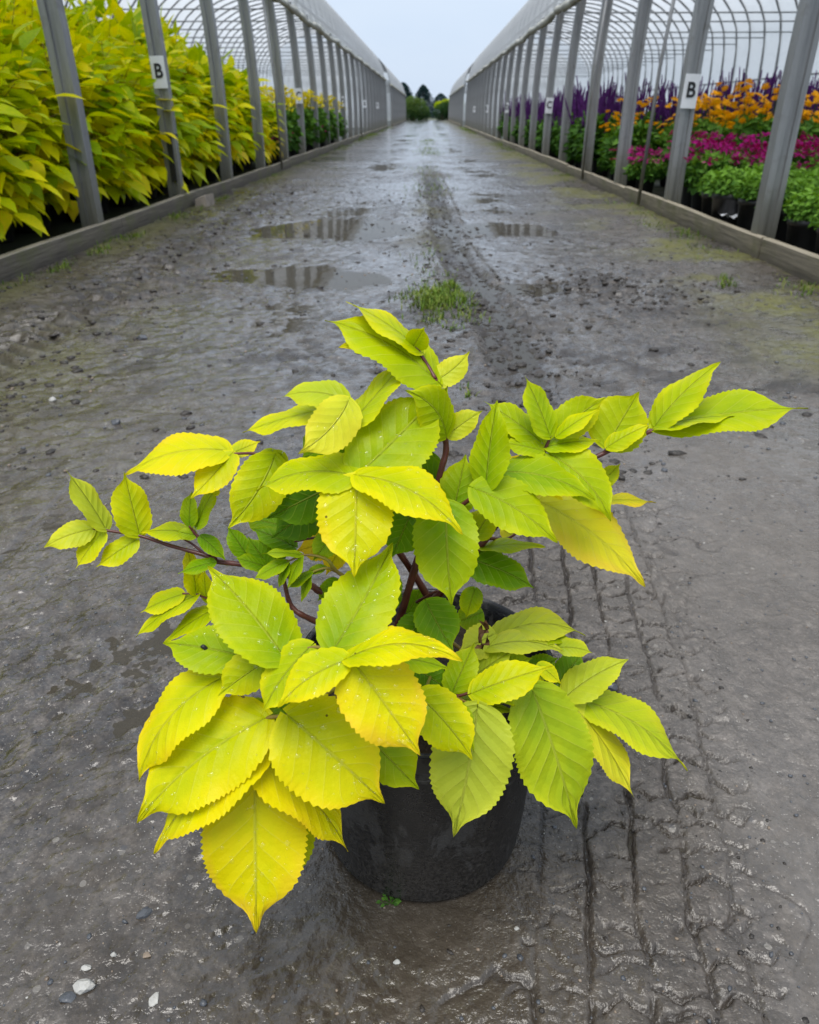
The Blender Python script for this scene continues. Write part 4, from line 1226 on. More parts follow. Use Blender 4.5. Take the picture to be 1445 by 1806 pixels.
def leaf(bx, by, tx, ty, W, Yb, Yt, tint, bend=.10, curve=0.0, pale=0.0, flip=False, side=0, drops=0, fold=.10, arch=.10, quilt=1.0, wave=1.0, ratio=.58, narrow=False, label=None, teeth=None):
    """one leaf: base pixel, tip pixel, how wide it looks, how far off base and tip are"""
    global NLEAF
    NLEAF += 1
    rng = np.random.default_rng(NLEAF * 13 + 5)
    A_ = at_y(bx, by, Yb); B_ = at_y(tx, ty, Yt)
    # most blades hang square to the line of sight rather than plumb
    V_ = EYE - A_; V_ /= np.linalg.norm(V_)
    if ty > by + 50:
        d_ = at_y(tx, ty, 1.0) - EYE
        Yp = (A_ - EYE) @ V_ / (d_ @ V_)
        if Yp < Yt: B_ = at_y(tx, ty, Yt + .62 * (Yp - Yt))
    mid = (A_ + B_) / 2
    T = B_ - A_; L = np.linalg.norm(T); T /= L
    V = EYE - mid; dist = (mid - EYE) @ _f
    V /= np.linalg.norm(V)
    Wm = W / FPX * dist
    e1 = V - (V @ T) * T; e1 /= np.linalg.norm(e1)
    e2 = np.cross(T, e1)
    realW = max(Wm, ratio * L)
    phi = math.acos(min(1, Wm / realW)); phi = min(phi, 1.25)
    cands = [math.cos(phi) * e1 + math.sin(phi) * e2, math.cos(phi) * e1 - math.sin(phi) * e2]
    if side: N0 = cands[0] if side > 0 else cands[1]
    else: N0 = max(cands, key=lambda c: c[2])
    if flip: N0 = -N0
    B0 = np.cross(T, N0)
    nu = 150 if W > 45 else 74
    if tint < .95: tint -= .05
    # sample t densely near the tip, keep teeth resolved
    t = np.linspace(0, 1, nu)
    C_ = mid + N0 * bend * L * 2 * .5 * 2 * .5 + B0 * 0 + e2 * curve * L
    C_ = mid + N0 * (bend * 2 * L) * .5 * 1.0 + e2 * curve * L
    P = ((1 - t) ** 2)[:, None] * A_ + (2 * t * (1 - t))[:, None] * C_ + (t ** 2)[:, None] * B_
    Tt = (2 * (1 - t))[:, None] * (C_ - A_) + (2 * t)[:, None] * (B_ - C_)
    Tt /= np.linalg.norm(Tt, axis=1)[:, None]
    Nt = N0[None] - (Tt @ N0)[:, None] * Tt; Nt /= np.linalg.norm(Nt, axis=1)[:, None]
    Bt = np.cross(Tt, Nt)
    tw = rng.uniform(-.16, .16) * wave
    ca, sa = np.cos(tw * t)[:, None], np.sin(tw * t)[:, None]
    Nt, Bt = Nt * ca + Bt * sa, Bt * ca - Nt * sa
    wprof = np.interp(t, PT, PN if narrow else PW) * realW / 2
    nt_ = teeth or int(np.clip(L * 165, 10, 33))
    out = np.zeros((nu, len(S_COL), 3)); vein = np.zeros((nu, len(S_COL))); tt = np.zeros_like(vein)
    ph = rng.uniform(0, 1, 2)
    asym = rng.uniform(.93, 1.05)
    nvn = 7 + int(L > .14)
    for sg in (-1, 1):
        fr = (t * nt_ * (1 + .06 * np.sin(t * 9 + ph[0] * 6)) + ph[(sg + 1) // 2]) % 1
        saw = np.where(fr < .72, fr / .72, (1 - fr) / .28)
        amp = .068 * np.interp(t, [0, .06, .15, .8, .95, 1], [0, .3, 1, 1.1, .6, 0])
        ws = wprof * (1 + amp * (saw - .45)) * (asym if sg > 0 else 2 - asym)
        for ci, s in enumerate(S_COL):
            if (sg < 0 and s >= 0) or (sg > 0 and s < 0): continue
            a = abs(s)
            # the teeth only shape the outer band
            wv = ws if a > .9 else wprof * (asym if sg > 0 else 2 - asym) * (1 if a < .6 else 1)
            off = s * wv
            mr = math.exp(-(a / .035) ** 2)
            h = fold * a * wv - arch * (a ** 2) * wv * 1.3
            h = h + wave * .028 * L * a * a * np.sin(t * 11 + ph[0] * 6 + sg * 1.3) * np.interp(t, [0, .15, .9, 1], [0, 1, 1, .2])
            h = h - (mr * .006 * L)
            sweep = -.05 * L * (a ** 1.5) * np.interp(t, [0, .1, .3], [1.3, .6, 0])    # rounded, heart-like base
            out[:, ci] = P + Bt * off[:, None] + Nt * h[:, None] + Tt * sweep[:, None]
            tt[:, ci] = tint - .05 + .16 * (a ** 2) + .16 * (t - .35) + .03 * (sg * rng.uniform(-1, 1))
    co_ = out.reshape(-1, 3)
    F_ = grid_faces(len(S_COL), nu)
    if not flip: F_ = F_[:, ::-1]
    me = np_mesh('leaf', co_ - ORIGIN, F_, M['leaf'])
    for nm, arr in (('tint', tt), ('along', np.repeat(t[:, None], len(S_COL), 1)), ('across', np.repeat(S_COL[None], nu, 0)), ('quilt', np.full_like(tt, .46 * quilt * min(1.2, L / .16))), ('pale', np.full_like(tt, pale))):
        at = me.attributes.new(nm, 'FLOAT', 'POINT'); at.data.foreach_set('value', arr.astype(np.float32).ravel())
    o = link('leaf', me, plant)
    if label: o["label"] = label
    if drops:
        mb = MB()
        up = 1 if not flip else -1
        for i in range(drops):
            i_t = int(rng.uniform(.10, .9) * nu); i_s = int(rng.integers(2, len(S_COL) - 2))
            p = out[i_t, i_s]; n = Nt[i_t] * up
            r = float(np.clip(rng.lognormal(-6.5, .42), .0008, .0032))
            d1 = Tt[i_t]; d2 = np.cross(n, d1)
            el = rng.uniform(.8, 1.25)
            vs = []; fs = []
            for (rr, hh) in ((1.0, -.05), (.86, .24), (.5, .42)):
                for k in range(8):
                    a = k * math.pi / 4
                    vs.append(p + r * rr * (math.cos(a) * d1 * el + math.sin(a) * d2) + n * r * hh * .8)
            vs.append(p + n * r * .38)
            for j in range(2):
                for k in range(8):
                    fs.append((j * 8 + k, j * 8 + (k + 1) % 8, (j + 1) * 8 + (k + 1) % 8, (j + 1) * 8 + k))
            for k in range(8): fs.append((16 + k, 16 + (k + 1) % 8, 24))
            mb.add(np.array(vs) - ORIGIN, fs)
        tag(mb.build('water_drops', M['drop'], o, True), kind='stuff')
    return o

LF = leaf
# ---- top of the plant
LF(770, 670, 573, 565, 74, .70, .72, .62, bend=.06, curve=.10, drops=3)
LF(742, 618, 610, 531, 40, .715, .73, .70, bend=.04, curve=.05)
LF(728, 612, 749, 577, 44, .715, .70, .66, bend=.05)
LF(706, 602, 597, 613, 40, .725, .70, .80, bend=.12)
LF(766, 672, 829, 619, 46, .705, .72, .72, bend=-.05, curve=.10, pale=.25)
LF(787, 768, 714, 688, 74, .69, .66, .60, bend=.05, curve=.22)
LF(789, 768, 852, 724, 44, .70, .71, .66, bend=.04, curve=-.05, pale=.2)
LF(770, 735, 790, 680, 40, .715, .70, .55, bend=.08)
LF(612, 754, 717, 634, 42, .66, .70, .66, bend=.05, curve=.05)
LF(630, 838, 778, 690, 128, .625, .70, .56, bend=.06, curve=.03, drops=26)
LF(629, 842, 625, 1019, 134, .618, .555, .82, bend=.10, drops=44, fold=.14)
LF(632, 838, 816, 943, 84, .618, .58, .78, bend=.12, curve=-.12, drops=24)
LF(627, 839, 452, 866, 70, .620, .63, .66, bend=.10, curve=.14, drops=18)
LF(615, 706, 525, 801, 84, .655, .605, .78, bend=.10, curve=-.14, pale=.35, drops=10)
LF(612, 706, 498, 700, 50, .67, .68, .60, bend=.14, curve=.10, pale=.2)
LF(572, 722, 428, 763, 38, .685, .68, .72, bend=.06, narrow=True)
LF(606, 762, 530, 812, 78, .675, .67, .32, bend=.08)
LF(600, 770, 590, 840, 66, .68, .66, .30, bend=.05)
LF(480, 795, 448, 868, 42, .69, .67, .66, bend=.10)
LF(600, 850, 470, 915, 92, .675, .68, .16, bend=.06)  # inner leaf: shade is put into its deep green tint
LF(575, 880, 478, 950, 80, .70, .70, .14, bend=.06)
LF(772, 845, 706, 796, 62, .70, .72, .30, bend=.05)
LF(740, 800, 684, 812, 44, .72, .73, .88, bend=.08)
LF(760, 800, 735, 862, 60, .72, .71, .25)
LF(725, 905, 690, 985, 74, .66, .63, .22)
LF(735, 880, 770, 940, 60, .69, .68, .24)
LF(592, 935, 552, 990, 46, .66, .65, .40)
LF(600, 950, 522, 972, 56, .70, .71, .97, bend=.08)
LF(606, 955, 575, 1015, 42, .69, .68, .92)
LF(598, 1025, 560, 1060, 36, .68, .67, .35)
# ---- upper left
LF(400, 794, 220, 838, 66, .715, .70, .84, bend=.12, curve=.10)
LF(409, 800, 335, 880, 54, .71, .67, .80, bend=.10, curve=-.08, drops=3)
LF(408, 800, 460, 778, 30, .715, .73, .76, bend=.04)
LF(407, 803, 371, 863, 38, .72, .70, .76)
LF(484, 806, 402, 932, 92, .68, .635, .66, bend=.13, curve=-.10, drops=14)
LF(497, 800, 448, 872, 50, .69, .68, .68)
LF(186, 931, 115, 827, 44, .70, .72, .62, bend=.04, pale=.28)
LF(164, 933, 77, 966, 46, .70, .68, .68, bend=.10, pale=.25, curve=.08)
LF(181, 937, 133, 1004, 34, .70, .68, .70, bend=.06)
LF(240, 952, 168, 1001, 42, .70, .68, .72, bend=.06)
LF(246, 942, 219, 831, 64, .70, .725, .66, bend=.05, curve=-.03)
LF(340, 940, 248, 939, 34, .70, .70, .66, bend=.12)
LF(346, 944, 310, 937, 22, .69, .69, .52)
LF(334, 927, 339, 866, 30, .69, .70, .46)
LF(347, 929, 384, 858, 26, .69, .71, .50)
LF(378, 873, 388, 862, 12, .70, .70, .75)
LF(354, 946, 398, 988, 30, .69, .68, .34)
LF(378, 992, 313, 1012, 26, .68, .67, .36)
LF(346, 1046, 328, 964, 34, .70, .72, .78)
LF(322, 1048, 247, 1081, 36, .70, .69, .76)
LF(346, 1049, 239, 1124, 26, .70, .68, .72)
LF(389, 1069, 288, 1136, 32, .69, .67, .66)
LF(366, 1062, 362, 1000, 26, .70, .71, .70)
LF(436, 980, 401, 928, 36, .68, .69, .30)
LF(474, 1000, 437, 946, 44, .68, .69, .28)
LF(474, 1002, 412, 984, 28, .675, .67, .32)
LF(520, 965, 444, 932, 40, .69, .70, .24)
LF(500, 985, 452, 955, 36, .70, .71, .22)
LF(505, 930, 430, 915, 40, .71, .73, .36)
# young folded leaflets
LF(534, 979, 461, 977, 15, .645, .64, .50, narrow=True)
LF(508, 990, 448, 1022, 26, .64, .63, .50, narrow=True)
LF(510, 994, 492, 1038, 18, .64, .63, .46, narrow=True)
LF(533, 982, 508, 1037, 22, .64, .63, .50, narrow=True)
LF(550, 1010, 506, 1040, 20, .64, .63, .48, narrow=True)
LF(549, 1012, 532, 1062, 16, .64, .63, .46, narrow=True)
LF(575, 1000, 540, 1010, 18, .65, .645, .42, narrow=True)
# ---- front cluster
LF(502, 1160, 366, 998, 122, .53, .60, .56, bend=.07, curve=.02, drops=34, fold=.08)
LF(588, 1146, 693, 957, 122, .52, .60, .58, bend=.07, curve=.06, drops=30)
LF(614, 1160, 816, 1166, 66, .505, .50, .84, bend=.12, curve=-.17, drops=30)
LF(624, 1168, 742, 1333, 142, .505, .475, .88, bend=.12, curve=-.02, drops=60)
LF(613, 1164, 490, 1249, 72, .505, .50, .78, bend=.12, curve=.10, drops=22)
LF(548, 1140, 460, 1265, 72, .53, .51, .70, bend=.10, curve=.06, drops=16)
LF(480, 1160, 384, 1228, 74, .545, .54, .68, bend=.08, curve=.05, drops=8)
LF(432, 1158, 287, 1134, 82, .56, .58, .54, bend=.10, drops=10)
LF(412, 1122, 352, 1112, 34, .60, .62, .58)
LF(348, 1190, 318, 1208, 22, .60, .60, .66)
# ---- lower left
LF(390, 1196, 245, 1380, 84, .555, .53, .84, bend=.14, curve=.14, drops=14)
LF(466, 1268, 242, 1452, 150, .53, .51, .80, bend=.13, curve=.08, drops=36)
LF(466, 1318, 272, 1506, 112, .522, .50, .84, bend=.14, curve=.10, drops=30)
LF(450, 1362, 453, 1646, 182, .52, .475, .90, bend=.10, curve=.01, drops=60, fold=.07)
LF(448, 1330, 614, 1502, 96, .525, .51, .88, bend=.12, curve=-.06, drops=26)
LF(508, 1262, 679, 1418, 172, .525, .50, .80, bend=.12, curve=-.02, drops=48)
LF(520, 1420, 495, 1557, 78, .545, .535, .58, bend=.08, curve=-.08)
LF(640, 1290, 740, 1393, 92, .54, .545, .52, bend=.10)
LF(512, 1262, 474, 1228, 52, .545, .56, .34)  # greener tint paints the shadowed gap behind the big leaves
LF(470, 1275, 430, 1230, 50, .56, .58, .40)
# ---- lower right, over the rim
LF(738, 1226, 834, 1341, 92, .545, .525, .70, bend=.11, curve=-.08, drops=14)
LF(800, 1236, 836, 1325, 36, .565, .55, .50)
LF(842, 1250, 800, 1477, 144, .572, .532, .55, bend=.05, pale=.42, quilt=2.0, fold=.03, curve=-.03, label='pale leaf with deeply sunken veins hanging over the front of the pot')
LF(797, 1224, 838, 1132, 56, .60, .63, .52, bend=.05)
LF(834, 1222, 975, 1175, 68, .59, .60, .74, bend=.08, drops=4, ratio=.5)
LF(818, 1234, 930, 1240, 22, .60, .61, .60)
LF(815, 1240, 914, 1259, 20, .60, .60, .56)
LF(870, 1128, 1034, 1122, 58, .70, .70, .64, bend=.14, curve=-.20, pale=.30, quilt=1.5)
LF(890, 1134, 1014, 1134, 46, .69, .69, .52, bend=.12, curve=-.12)
LF(858, 1142, 994, 1149, 36, .67, .67, .62, bend=.10, curve=-.12, pale=.35)
LF(985, 1142, 1046, 1152, 32, .68, .68, .62, curve=-.08, pale=.2)
LF(872, 1118, 808, 1150, 62, .69, .65, .60, bend=.06, pale=.45)
LF(838, 1192, 908, 1146, 44, .65, .66, .55, pale=.2)
LF(880, 1180, 940, 1160, 40, .66, .66, .50)
LF(985, 1206, 1028, 1150, 52, .69, .72, .30)
LF(930, 1190, 985, 1160, 46, .68, .70, .36)
LF(998, 1229, 1110, 1162, 64, .665, .69, .62, bend=.06, curve=-.05, pale=.32)
LF(999, 1233, 1118, 1406, 68, .66, .61, .80, bend=.08, curve=-.04, pale=.28)
LF(1030, 1236, 1213, 1360, 78, .67, .64, .62, bend=.10, curve=-.10, pale=.12, quilt=1.6)
LF(940, 1218, 1017, 1462, 134, .612, .585, .54, bend=.08, curve=.00, pale=.10, quilt=1.8)
LF(1010, 1232, 1052, 1238, 24, .68, .68, .30)
LF(925, 1198, 984, 1236, 28, .64, .63, .72)
LF(950, 1172, 990, 1206, 28, .65, .64, .74)
LF(752, 1062, 800, 1150, 78, .655, .62, .32, bend=.06, curve=.02)
LF(838, 1038, 822, 1090, 40, .70, .70, .50)
LF(850, 1080, 800, 1100, 50, .72, .70, .44)
LF(700, 1160, 792, 1180, 40, .58, .58, .50)
LF(735, 1180, 790, 1215, 60, .62, .61, .20)
LF(745, 1090, 700, 1150, 60, .66, .62, .24)
LF(670, 1060, 700, 1000, 60, .66, .67, .26)
LF(690, 1075, 660, 1010, 56, .68, .70, .24)
LF(720, 1080, 745, 1035, 46, .72, .73, .28)
LF(850, 1200, 930, 1215, 40, .64, .63, .28)
# ---- middle and upper right
LF(857, 859, 877, 705, 66, .66, .70, .54, bend=.04)
LF(800, 901, 822, 800, 72, .675, .70, .46, bend=.05)
LF(837, 861, 984, 958, 88, .655, .63, .56, bend=.10, curve=-.07)
LF(786, 890, 797, 1070, 116, .635, .585, .46, bend=.08, curve=.02, drops=6)
LF(885, 832, 1050, 882, 64, .685, .67, .54, bend=.10, curve=-.10)
LF(968, 800, 1078, 920, 84, .715, .67, .58, bend=.12, curve=-.14)
LF(970, 768, 926, 663, 46, .72, .74, .60, bend=.04)
LF(955, 780, 853, 707, 52, .725, .75, .60, bend=.06)
LF(957, 795, 884, 781, 32, .715, .71, .58, bend=.08)
LF(981, 766, 1070, 700, 66, .73, .74, .60, bend=-.08, curve=-.06)
LF(984, 768, 1058, 722, 32, .722, .73, .68)
LF(964, 788, 1060, 778, 36, .72, .73, .56)
LF(1070, 787, 1128, 690, 104, .735, .75, .60, bend=-.06, curve=-.02)
LF(1072, 788, 1148, 748, 38, .73, .735, .68)
LF(1156, 750, 1271, 638, 62, .74, .76, .62, bend=.05, curve=-.05)
LF(1160, 753, 1426, 720, 76, .74, .735, .62, bend=.06, curve=-.03, narrow=True, ratio=.40)
LF(1160, 754, 1296, 734, 24, .735, .73, .62, narrow=True)
LF(952, 884, 1138, 1035, 98, .755, .70, .92, bend=.10, curve=-.06, pale=.22, drops=4, quilt=1.4, label='large amber-yellow leaf reaching out past the stems')
LF(1045, 886, 1158, 887, 16, .76, .76, .90, narrow=True)
LF(1056, 858, 1095, 817, 32, .74, .75, .64)
LF(935, 872, 882, 800, 80, .76, .78, .92, bend=.06)
LF(990, 890, 945, 866, 30, .76, .77, .94)
LF(838, 948, 868, 895, 54, .69, .71, .68)
LF(850, 966, 963, 965, 22, .70, .70, .62)
LF(826, 985, 944, 1038, 64, .70, .69, .30, bend=.08, curve=-.04)
LF(905, 945, 880, 930, 24, .76, .77, .86, pale=.4)
LF(880, 790, 905, 745, 40, .74, .76, .56)
LF(905, 850, 880, 815, 50, .77, .78, .70)

# ---- stems and leafstalks
def stem(name, pts, r0, r1, mat='stem', seg=7):
    P = smooth_path([at_y(*p) for p in pts], 7)
    r = np.linspace(r0, r1, len(P)) * (1 + .06 * np.sin(np.arange(len(P)) * 1.7))
    mb = MB(); mb.tube(P - ORIGIN, r, seg)
    return mb.build(name, M[mat], plant, True)
stem('stem', [(688, 1150, .71), (705, 1092, .69), (740, 975, .685), (762, 905, .69), (778, 830, .695), (787, 790, .70), (779, 742, .70), (772, 700, .71), (768, 668, .70)], .0048, .0022)
stem('stalk', [(768, 668, .70), (752, 640, .71), (730, 606, .715)], .0022, .0013)
stem('stem', [(770, 1080, .72), (735, 1020, .70), (700, 968, .68), (660, 905, .66), (629, 842, .625)], .0046, .0022)
stem('stem', [(740, 1090, .72), (790, 1030, .715), (848, 962, .705), (880, 920, .71), (935, 862, .715), (985, 836, .725), (1060, 802, .735), (1162, 754, .74)], .0050, .0022)
stem('stalk', [(785, 912, .68), (802, 901, .675), (856, 860, .662), (884, 842, .685), (930, 862, .712)], .0022, .0026)
stem('stalk', [(935, 862, .715), (950, 825, .72), (962, 792, .72), (972, 768, .722)], .0026, .0015)
stem('stalk', [(1060, 802, .735), (1068, 795, .735), (1072, 786, .735)], .0018, .0012)
stem('stem', [(680, 1130, .71), (630, 1075, .69), (566, 1044, .675), (545, 1031, .675), (470, 1002, .685), (382, 990, .69), (364, 980, .69), (300, 962, .695), (246, 945, .70), (165, 932, .70)], .0046, .0014)
stem('stalk', [(382, 990, .69), (362, 960, .69), (345, 942, .69), (334, 927, .69)], .0026, .0013)
stem('stalk', [(364, 980, .69), (340, 960, .695), (318, 948, .70)], .0016, .0010)
stem('stalk', [(660, 1080, .68), (625, 1030, .655), (594, 1008, .648), (578, 988, .645), (556, 980, .645), (534, 979, .645)], .0026, .0012, 'petiole')
stem('stalk', [(594, 1008, .648), (575, 1002, .645), (550, 1010, .642), (540, 1022, .64)], .0016, .0010, 'petiole')
stem('stalk', [(534, 979, .645), (520, 985, .643), (506, 991, .64)], .0013, .0009, 'petiole')
stem('stem', [(690, 1130, .70), (600, 1110, .65), (540, 1088, .64), (514, 1068, .645), (503, 1032, .65), (500, 1010, .66)], .0042, .0016)
stem('stalk', [(640, 905, .67), (622, 850, .66), (614, 790, .665), (609, 760, .665), (600, 733, .67), (613, 706, .66)], .0028, .0012)
stem('stalk', [(655, 910, .68), (575, 860, .685), (530, 842, .69), (462, 803, .705), (408, 800, .712)], .0028, .0013)
stem('stalk', [(620, 945, .69), (560, 948, .69), (520, 955, .69)], .0016, .0012)
stem('stalk', [(705, 1110, .69), (665, 1130, .60), (630, 1158, .515), (614, 1164, .506)], .0030, .0018)
stem('stalk', [(630, 1158, .515), (588, 1146, .522), (548, 1142, .53), (502, 1158, .53), (440, 1158, .555)], .0020, .0010, 'petiole')
stem('stalk', [(700, 1125, .69), (610, 1200, .60), (540, 1245, .55), (509, 1262, .53), (466, 1270, .532), (455, 1315, .525), (450, 1362, .522)], .0030, .0014, 'petiole')
stem('stalk', [(466, 1270, .54), (430, 1230, .55), (390, 1196, .558)], .0016, .0010, 'petiole')
stem('stalk', [(740, 1120, .70), (765, 1180, .64), (796, 1225, .60), (834, 1221, .595)], .0026, .0015)
stem('stalk', [(765, 1180, .64), (750, 1215, .58), (738, 1226, .55)], .0018, .0012, 'petiole')
stem('stalk', [(780, 1120, .71), (850, 1170, .68), (930, 1205, .66), (998, 1231, .666), (1032, 1236, .67)], .0026, .0012, 'petiole')
stem('stalk', [(796, 1225, .60), (825, 1240, .585), (842, 1250, .575)], .0016, .0010, 'petiole')
stem('stalk', [(860, 950, .71), (905, 945, .745), (950, 886, .758)], .0020, .0012)
stem('stalk', [(440, 1075, .69), (400, 1064, .70), (364, 1055, .70), (346, 1048, .70), (322, 1047, .70)], .0015, .0010)
stem('stalk', [(770, 1000, .71), (800, 985, .705), (826, 985, .70)], .0018, .0012, 'petiole')
stem('stalk', [(735, 1062, .70), (765, 1045, .68), (780, 1040, .68)], .0018, .0012)
# withered brown scrap among the rim leaves
mb = MB()
rr = random.Random(4)
c0 = at_y(852, 1122, .655)
v, f = [], []
n1 = 8
for i in range(n1):
    for j in range(5):
        p = at_y(842 + 4.5 * j + rr.uniform(-4, 4) + (3 - abs(i - 3)) * 1.2, 1096 + 7.2 * i + rr.uniform(-3, 3), .655 - .01 * i / n1 + rr.uniform(-.006, .006))
        v.append(p - ORIGIN)
for i in range(n1 - 1):
    for j in range(4):
        if (i, j) in ((1, 1), (3, 2), (4, 2), (2, 3), (5, 0), (0, 0), (6, 3)): continue
        f.append((i * 5 + j, i * 5 + j + 1, (i + 1) * 5 + j + 1, (i + 1) * 5 + j))
mb.add(v, f)
o = mb.build('withered_leaf', M['dryleaf'], plant); o["label"] = 'brown withered leaf scrap with holes'
# ================================================================== SMALL THINGS ON THE LANE
def stone(px, py, size, mat, label, flat=.6, seed=0, group=None, rz=0):
    p = at_z(px, py, 0)
    rng = random.Random(seed)
    z = lane_z(p[0], p[1])
    import bmesh
    bm = bmesh.new()
    bmesh.ops.create_icosphere(bm, subdivisions=2, radius=1)
    for v in bm.verts:
        k = 1 + .30 * (rng.random() - .5)
        v.co *= k
    cuts = [Vector((rng.uniform(-1, 1), rng.uniform(-1, 1), rng.uniform(-.2, 1))).normalized() for _ in range(5)]
    for v in bm.verts:
        for c in cuts:
            d = v.co.dot(c) - .68
            if d > 0: v.co -= c * d
        v.co = Vector((v.co.x * size, v.co.y * size * rng.uniform(.70, .74), v.co.z * size * flat))
    me = bpy.data.meshes.new('stone'); bm.to_mesh(me); bm.free()
    me.materials.append(M[mat])
    o = link('stone', me)
    o.location = (p[0], p[1], max(z, WATER_Z) + size * flat * .35)
    o.rotation_euler = (0, 0, rz)
    tag(o, label, 'stone', group)
stone(148, 1738, .0125, 'stone_w', 'pale grey chipped stone, largest on the mud before the pot', .55, 1, rz=.3)
stone(119, 1758, .0095, 'stone_d', 'dark slate pebble touching the largest pale stone', .4, 2)
stone(152, 1706, .0055, 'stone_w', 'small white chip just behind the largest pale stone', .5, 3)
stone(270, 1760, .0085, 'stone_w', 'flat whitish flake pressed into the mud beside the largest pale stone', .25, 4, rz=1.0)
stone(251, 1608, .0110, 'stone_d', 'bluish-black smooth stone below the lowest drooping leaf', .45, 5, rz=.5)
stone(700, 1695, .0042, 'stone_w', 'tiny white pebble on the mud in front of the pot', .7, 6)
stone(258, 1682, .0055, 'stone_b', 'flat tan pebble lying between pale stone and drooping leaf', .35, 7)
stone(200, 1682, .0042, 'stone_w', 'small round cream pebble left bare on the dark mud', .7, 8)
stone(1077, 1219, .012, 'stone_d', 'dark mud-coated lump on the tyre track behind the pot', .7, 9)
stone(912, 1637, .0035, 'stone_w', 'tiny white chip at the edge of the tyre print', .6, 10)
stone(205, 745, .018, 'stone_d', 'dark round stone alone on the wet mud', .6, 11)
stone(252, 598, .026, 'stone_d', 'black stone half sunk where the mud turns smooth, near the kerb', .5, 12)
stone(92, 706, .013, 'stone_w', 'white pebble on the mossy mud edge', .7, 13)

# gravel and grit, far too many to count
ico = [(0, 0, -1), (.72, -.53, -.45), (-.28, -.85, -.45), (-.89, 0, -.45), (-.28, .85, -.45), (.72, .53, -.45), (.28, -.85, .45), (-.72, -.53, .45), (-.72, .53, .45), (.28, .85, .45), (.89, 0, .45), (0, 0, 1)]
icof = [(0, 1, 2), (1, 0, 5), (0, 2, 3), (0, 3, 4), (0, 4, 5), (1, 5, 10), (2, 1, 6), (3, 2, 7), (4, 3, 8), (5, 4, 9), (1, 10, 6), (2, 6, 7), (3, 7, 8), (4, 8, 9), (5, 9, 10), (6, 10, 11), (7, 6, 11), (8, 7, 11), (9, 8, 11), (10, 9, 11)]
ico = np.array(ico); icof = np.array(icof)
def gravel(name, n, xr, yr, smin, smax, mat, seed, ypow=1.0, where=None, flat=1.0):
    rng = np.random.default_rng(seed)
    x = rng.uniform(*xr, n); y = yr[0] + (yr[1] - yr[0]) * rng.uniform(0, 1, n) ** ypow
    if where: x, y = where(rng, n)
    keep = np.hypot(x - POT_X, y - POT_Y) > .135
    x, y = x[keep], y[keep]; n = len(x)
    z = np.maximum(lane(x, y)[0], WATER_Z)
    s = smin + (smax - smin) * rng.uniform(0, 1, n) ** 3
    jit = rng.uniform(.7, 1.25, (n, 12, 1))
    sc = np.stack([s * rng.uniform(.8, 1.3, n), s * rng.uniform(.7, 1.1, n), s * flat * rng.uniform(.4, .75, n)], 1)[:, None, :]
    a = rng.uniform(0, 6.28, n); ca, sa = np.cos(a)[:, None], np.sin(a)[:, None]
    v = ico[None] * jit * sc
    vx = v[:, :, 0] * ca - v[:, :, 1] * sa; vy = v[:, :, 0] * sa + v[:, :, 1] * ca
    V = np.stack([vx + x[:, None], vy + y[:, None], v[:, :, 2] + (z + s * .12 * (flat if flat < 1 else 1) - (s * .1 if flat < 1 else 0))[:, None]], 2).reshape(-1, 3)
    F = (np.arange(n)[:, None, None] * 12 + icof[None]).reshape(-1, 3)
    o = link(name, np_mesh(name, V, F, M[mat], True))
    tag(o, {'stone_d': 'dark grit scattered over the muddy lane', 'stone_b': 'tan grit scattered over the muddy lane', 'stone_w': 'pale grit scattered over the muddy lane', 'clod': 'dark crumbs of mud thrown up along the tyre tracks'}[mat], 'gravel', kind='stuff')
gravel('gravel', 1700, (-.95, .95), (.30, 1.8), .0008, .0042, 'stone_d', 1)
gravel('gravel', 900, (-.95, .95), (.30, 1.8), .0007, .0030, 'stone_b', 2)
gravel('gravel', 160, (-.95, .95), (.30, 1.8), .0007, .0030, 'stone_w', 3)
gravel('gravel', 1500, (-2.2, 2.0), (1.8, 9), .002, .010, 'stone_d', 4, 1.4)
gravel('gravel', 700, (-2.2, 2.0), (1.8, 9), .002, .008, 'stone_b', 5, 1.4)

def on_tracks(rng, n):
    y = 1.8 + 9 * rng.uniform(0, 1, n) ** 1.5
    k = rng.uniform(0, 1, n)
    x = np.where(k < .30, -1.68 + rng.normal(0, .24, n), np.where(k < .62, track_c(y) + rng.normal(0, .14, n), np.where(k < .75, 1.0 + rng.normal(0, .32, n), rng.uniform(-2.1, 1.6, n))))
    y = np.where((k >= .62) & (k < .75), 4.15 + rng.normal(0, .3, n), y)
    return np.clip(x, -2.2, 1.95), y
def on_print(rng, n):
    y = rng.uniform(.32, 1.75, n)
    c0 = np.array([-.092, -.030, .030, .095, .15, .21, -.2])[rng.integers(0, 7, n)]
    return track_c(y) + c0 + rng.normal(0, .012, n), y
gravel('mud_clods', 5200, (0, 1), (0, 1), .003, .024, 'clod', 6, where=on_tracks, flat=.7)
gravel('mud_clods', 600, (0, 1), (0, 1), .001, .0045, 'clod', 7, where=on_print, flat=.7)
